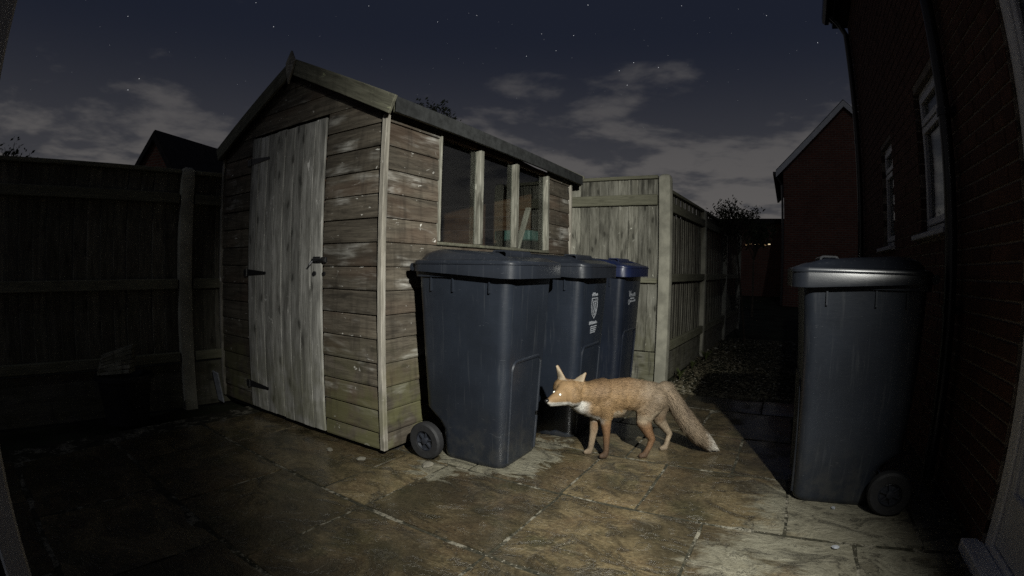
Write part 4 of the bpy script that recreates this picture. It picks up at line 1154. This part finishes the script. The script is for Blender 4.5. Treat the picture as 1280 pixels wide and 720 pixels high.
def fur(P, N):
    """coat colour, hair length and lie at a point of the body (world coordinates)"""
    x, y, zz = P
    RUST, DEEP, GREY, WHITE, CREAM, DARK = (.172,.110,.055), (.112,.070,.038), (.140,.110,.078), (.42,.405,.37), (.23,.185,.13), (.028,.020,.015)
    n1 = noise.noise(P*22)*.5 + noise.noise(P*60)*.35
    c = RUST; L = .021; flow = Vector((1,0,-.25))
    c = lerp3(c, DEEP, sm(.36,.46,zz)*.75*sm(.40,.50,x))            # darker saddle
    c = lerp3(c, GREY, min(1, sm(.62,.80,x+.06*n1)*.85))             # grizzled haunch
    c = lerp3(c, DEEP, .55*sm(.09,.0,abs(x-.475))*sm(.30,.40,zz))    # dark band over the shoulder
    if zz < .285 and .55 < x < .82 and N.z < -.2: c = lerp3(c, CREAM, .8)
    # throat and chest bib
    bib = sm(.0,.05, (.335 - (x-.30)*.36) - zz + .03*n1)*sm(.53,.48,x)*sm(.205,.235,zz+.02)*sm(2.70,2.66,y+.25*(x-.45))
    bib = max(bib, sm(.352,.334,zz + .012*n1)*sm(.44,.38,x)*sm(.22,.25,x+.03))
    c = lerp3(c, WHITE, bib)
    if x < .32 and y < 2.66:
        # muzzle: white lips and chin under a rust bridge
        mz = sm(.355,.338,zz + (x-.20)*.06 + .006*n1); c = lerp3(c, WHITE, mz); L = .005
        flow = Vector((.8,.5,.15))
        c = lerp3(c, DEEP, .5*sm(.03,.0,(P-Vector((.236,2.563,.372))).length))   # dark tear line
        if zz > .40: L = .009
    elif x < .40: L = .014; flow = Vector((.8,.3,-.2))
    # ears
    if zz > .452 and x < .42:
        L = .005; flow = Vector((0,0,1))
        c = lerp3((.16,.10,.055), CREAM, sm(0,.5,-N.y*.8-N.x*.6))
    # legs
    if zz < .235 and x < .60:
        L = .008; flow = Vector((0,0,-1))
        c = lerp3(c, lerp3((.125,.070,.036), CREAM, sm(2.66,2.69,y)*.75), sm(.235,.19,zz))
        c = lerp3(c, DARK, sm(.16,.02,zz)*.75*(1-.6*sm(2.66,2.69,y)))
    if zz < .27 and .68 < x < .96 and zz < .30-(x-.86)*1.6:
        L = .010; flow = Vector((.2,0,-1))
        leg = sm(.25,.18,zz)
        c = lerp3(c, lerp3((.135,.076,.040), CREAM, sm(2.66,2.69,y)*.85), leg)
        c = lerp3(c, CREAM, .75*sm(.20,.235,zz)*sm(.765,.74,x)*sm(.27,.25,zz))
        c = lerp3(c, DARK, sm(.10,.015,zz)*.65*(1-.6*sm(2.66,2.69,y)))
    # brush
    if x > .875 and zz > .34-(x-.86)*1.55 :
        L = .046
        k = min(range(len(TV)-1), key=lambda i: (P-(TV[i]+TV[i+1])*.5).length)
        flow = (TV[k+1]-TV[k]).normalized()
        t = sm(1.10,1.17,x + .03*n1)
        c = lerp3(lerp3(GREY, (.115,.078,.05), .5+.5*n1), CREAM, .25)
        c = lerp3(c, (.05,.038,.03), .45*sm(.06,.0,abs(x-.985))*sm(0,.4,N.z))
        c = lerp3(c, (.40,.37,.32), t)
        if x > 1.14: L = .026
    f = 1 + .35*n1
    c = tuple(max(.01, a*f) for a in c)
    return c, L, flow
ca = fmesh.color_attributes.new('coat', 'FLOAT_COLOR', 'POINT')
for i, v in enumerate(fmesh.vertices):
    c, L, fl = fur(v.co + FO, v.normal); ca.data[i].color = (c[0], c[1], c[2], 1)
def coat_mat(name, rough):
    m, nt, out = new_mat(name)
    a = nt.n('ShaderNodeVertexColor', layer_name='coat')
    principled(nt, out, color=a.outputs[0], rough=rough, spec=.2); return m
M['coat'] = coat_mat('fox_coat', .85); M['fur'] = coat_mat('fox_fur', .65)
body = obj('body', fmesh, M['coat'], fox)
# fur strands
rr = random.Random(2)
fmesh.calc_loop_triangles()
tris = [(t.vertices[:], t.area) for t in fmesh.loop_triangles]
tot = sum(a for _, a in tris); NST = 85000
fv, ff, fc, fn = [], [], [], []
for vs_, ar in tris:
    q = ar/tot*NST; n = int(q) + (1 if rr.random() < q-int(q) else 0)
    for _ in range(n):
        a, b = rr.random(), rr.random()
        if a+b > 1: a, b = 1-a, 1-b
        v0, v1, v2 = (fmesh.vertices[i] for i in vs_)
        p = v0.co + (v1.co-v0.co)*a + (v2.co-v0.co)*b
        nrm = (v0.normal*(1-a-b) + v1.normal*a + v2.normal*b).normalized()
        c, L, fl = fur(p + FO, nrm)
        fl = fl.normalized(); fl = (fl - nrm*fl.dot(nrm))
        if fl.length < .05: fl = nrm.orthogonal()
        fl.normalize()
        L *= rr.uniform(.6,1.25)
        d = (fl + nrm*rr.uniform(.06,.22) + Vector((rr.gauss(0,.11), rr.gauss(0,.11), rr.gauss(0,.11)))).normalized()
        s_ = d.cross(nrm)
        if s_.length < 1e-4: continue
        s_.normalize(); w = min(.0011, .0005 + L*.022)
        tip = p + d*L - nrm*L*.10
        if tip.z < .001: tip.z = .001
        i = len(fv)
        mid = p + d*L*.5 + nrm*L*.04
        fv += [p - s_*w, p + s_*w, mid + s_*w*.75, mid - s_*w*.75, tip]
        ff += [[i,i+1,i+2,i+3],[i+3,i+2,i+4]]
        k = rr.uniform(.86,1.14) if rr.random() > .07 else rr.uniform(.50,.70); c = tuple(min(1, x*k) for x in c)
        fc += [(c[0],c[1],c[2],1)]*5; fn += [tuple(nrm)]*5
me = bpy.data.meshes.new('fur'); me.from_pydata([tuple(p) for p in fv], [], ff); me.update()
ca = me.color_attributes.new('coat', 'FLOAT_COLOR', 'POINT')
ca.data.foreach_set('color', [x for c in fc for x in c])
for p in me.polygons: p.use_smooth = True
me.normals_split_custom_set_from_vertices(fn)
f_ = obj('fur', me, M['fur'], fox, kind='stuff')
bvh = BVHTree.FromPolygons([v.co for v in fmesh.vertices], [p.vertices[:] for p in fmesh.polygons])
for q in ((.262,2.560,.388), (.226,2.588,.402)):
    loc, nrm, _, _ = bvh.find_nearest(Vector(q) - FO)
    e = bmesh.new(); bmesh.ops.create_uvsphere(e, u_segments=14, v_segments=10, radius=.0066); em = bpy.data.meshes.new('eye'); e.to_mesh(em); e.free()
    for p in em.polygons: p.use_smooth = True
    eo = obj('eye', em, M['eye'], fox, loc=loc - nrm*.0006)
    e = bmesh.new(); bmesh.ops.create_uvsphere(e, u_segments=16, v_segments=8, radius=.0125, matrix=Matrix.Diagonal((1,1,1,1))); em = bpy.data.meshes.new('eyelid'); e.to_mesh(em); e.free()
    obj('eye_rim', em, M['claw'], fox, loc=loc - nrm*.0092)
nz = MB(); c = Vector((.186,2.5425,.357)) - FO
nz.loft([[c + Vector((0.81,.54,.15))*dx + (Vector((-.54,.81,0))*cos(2*pi*k/12)*r_ + Vector((0,0,1))*sin(2*pi*k/12)*r_*.85) for k in range(12)] for dx, r_ in ((.016,.010),(.008,.0125),(0,.011),(-.005,.006))])
mb(nz, 'nose', M['claw'], fox, smooth=60)
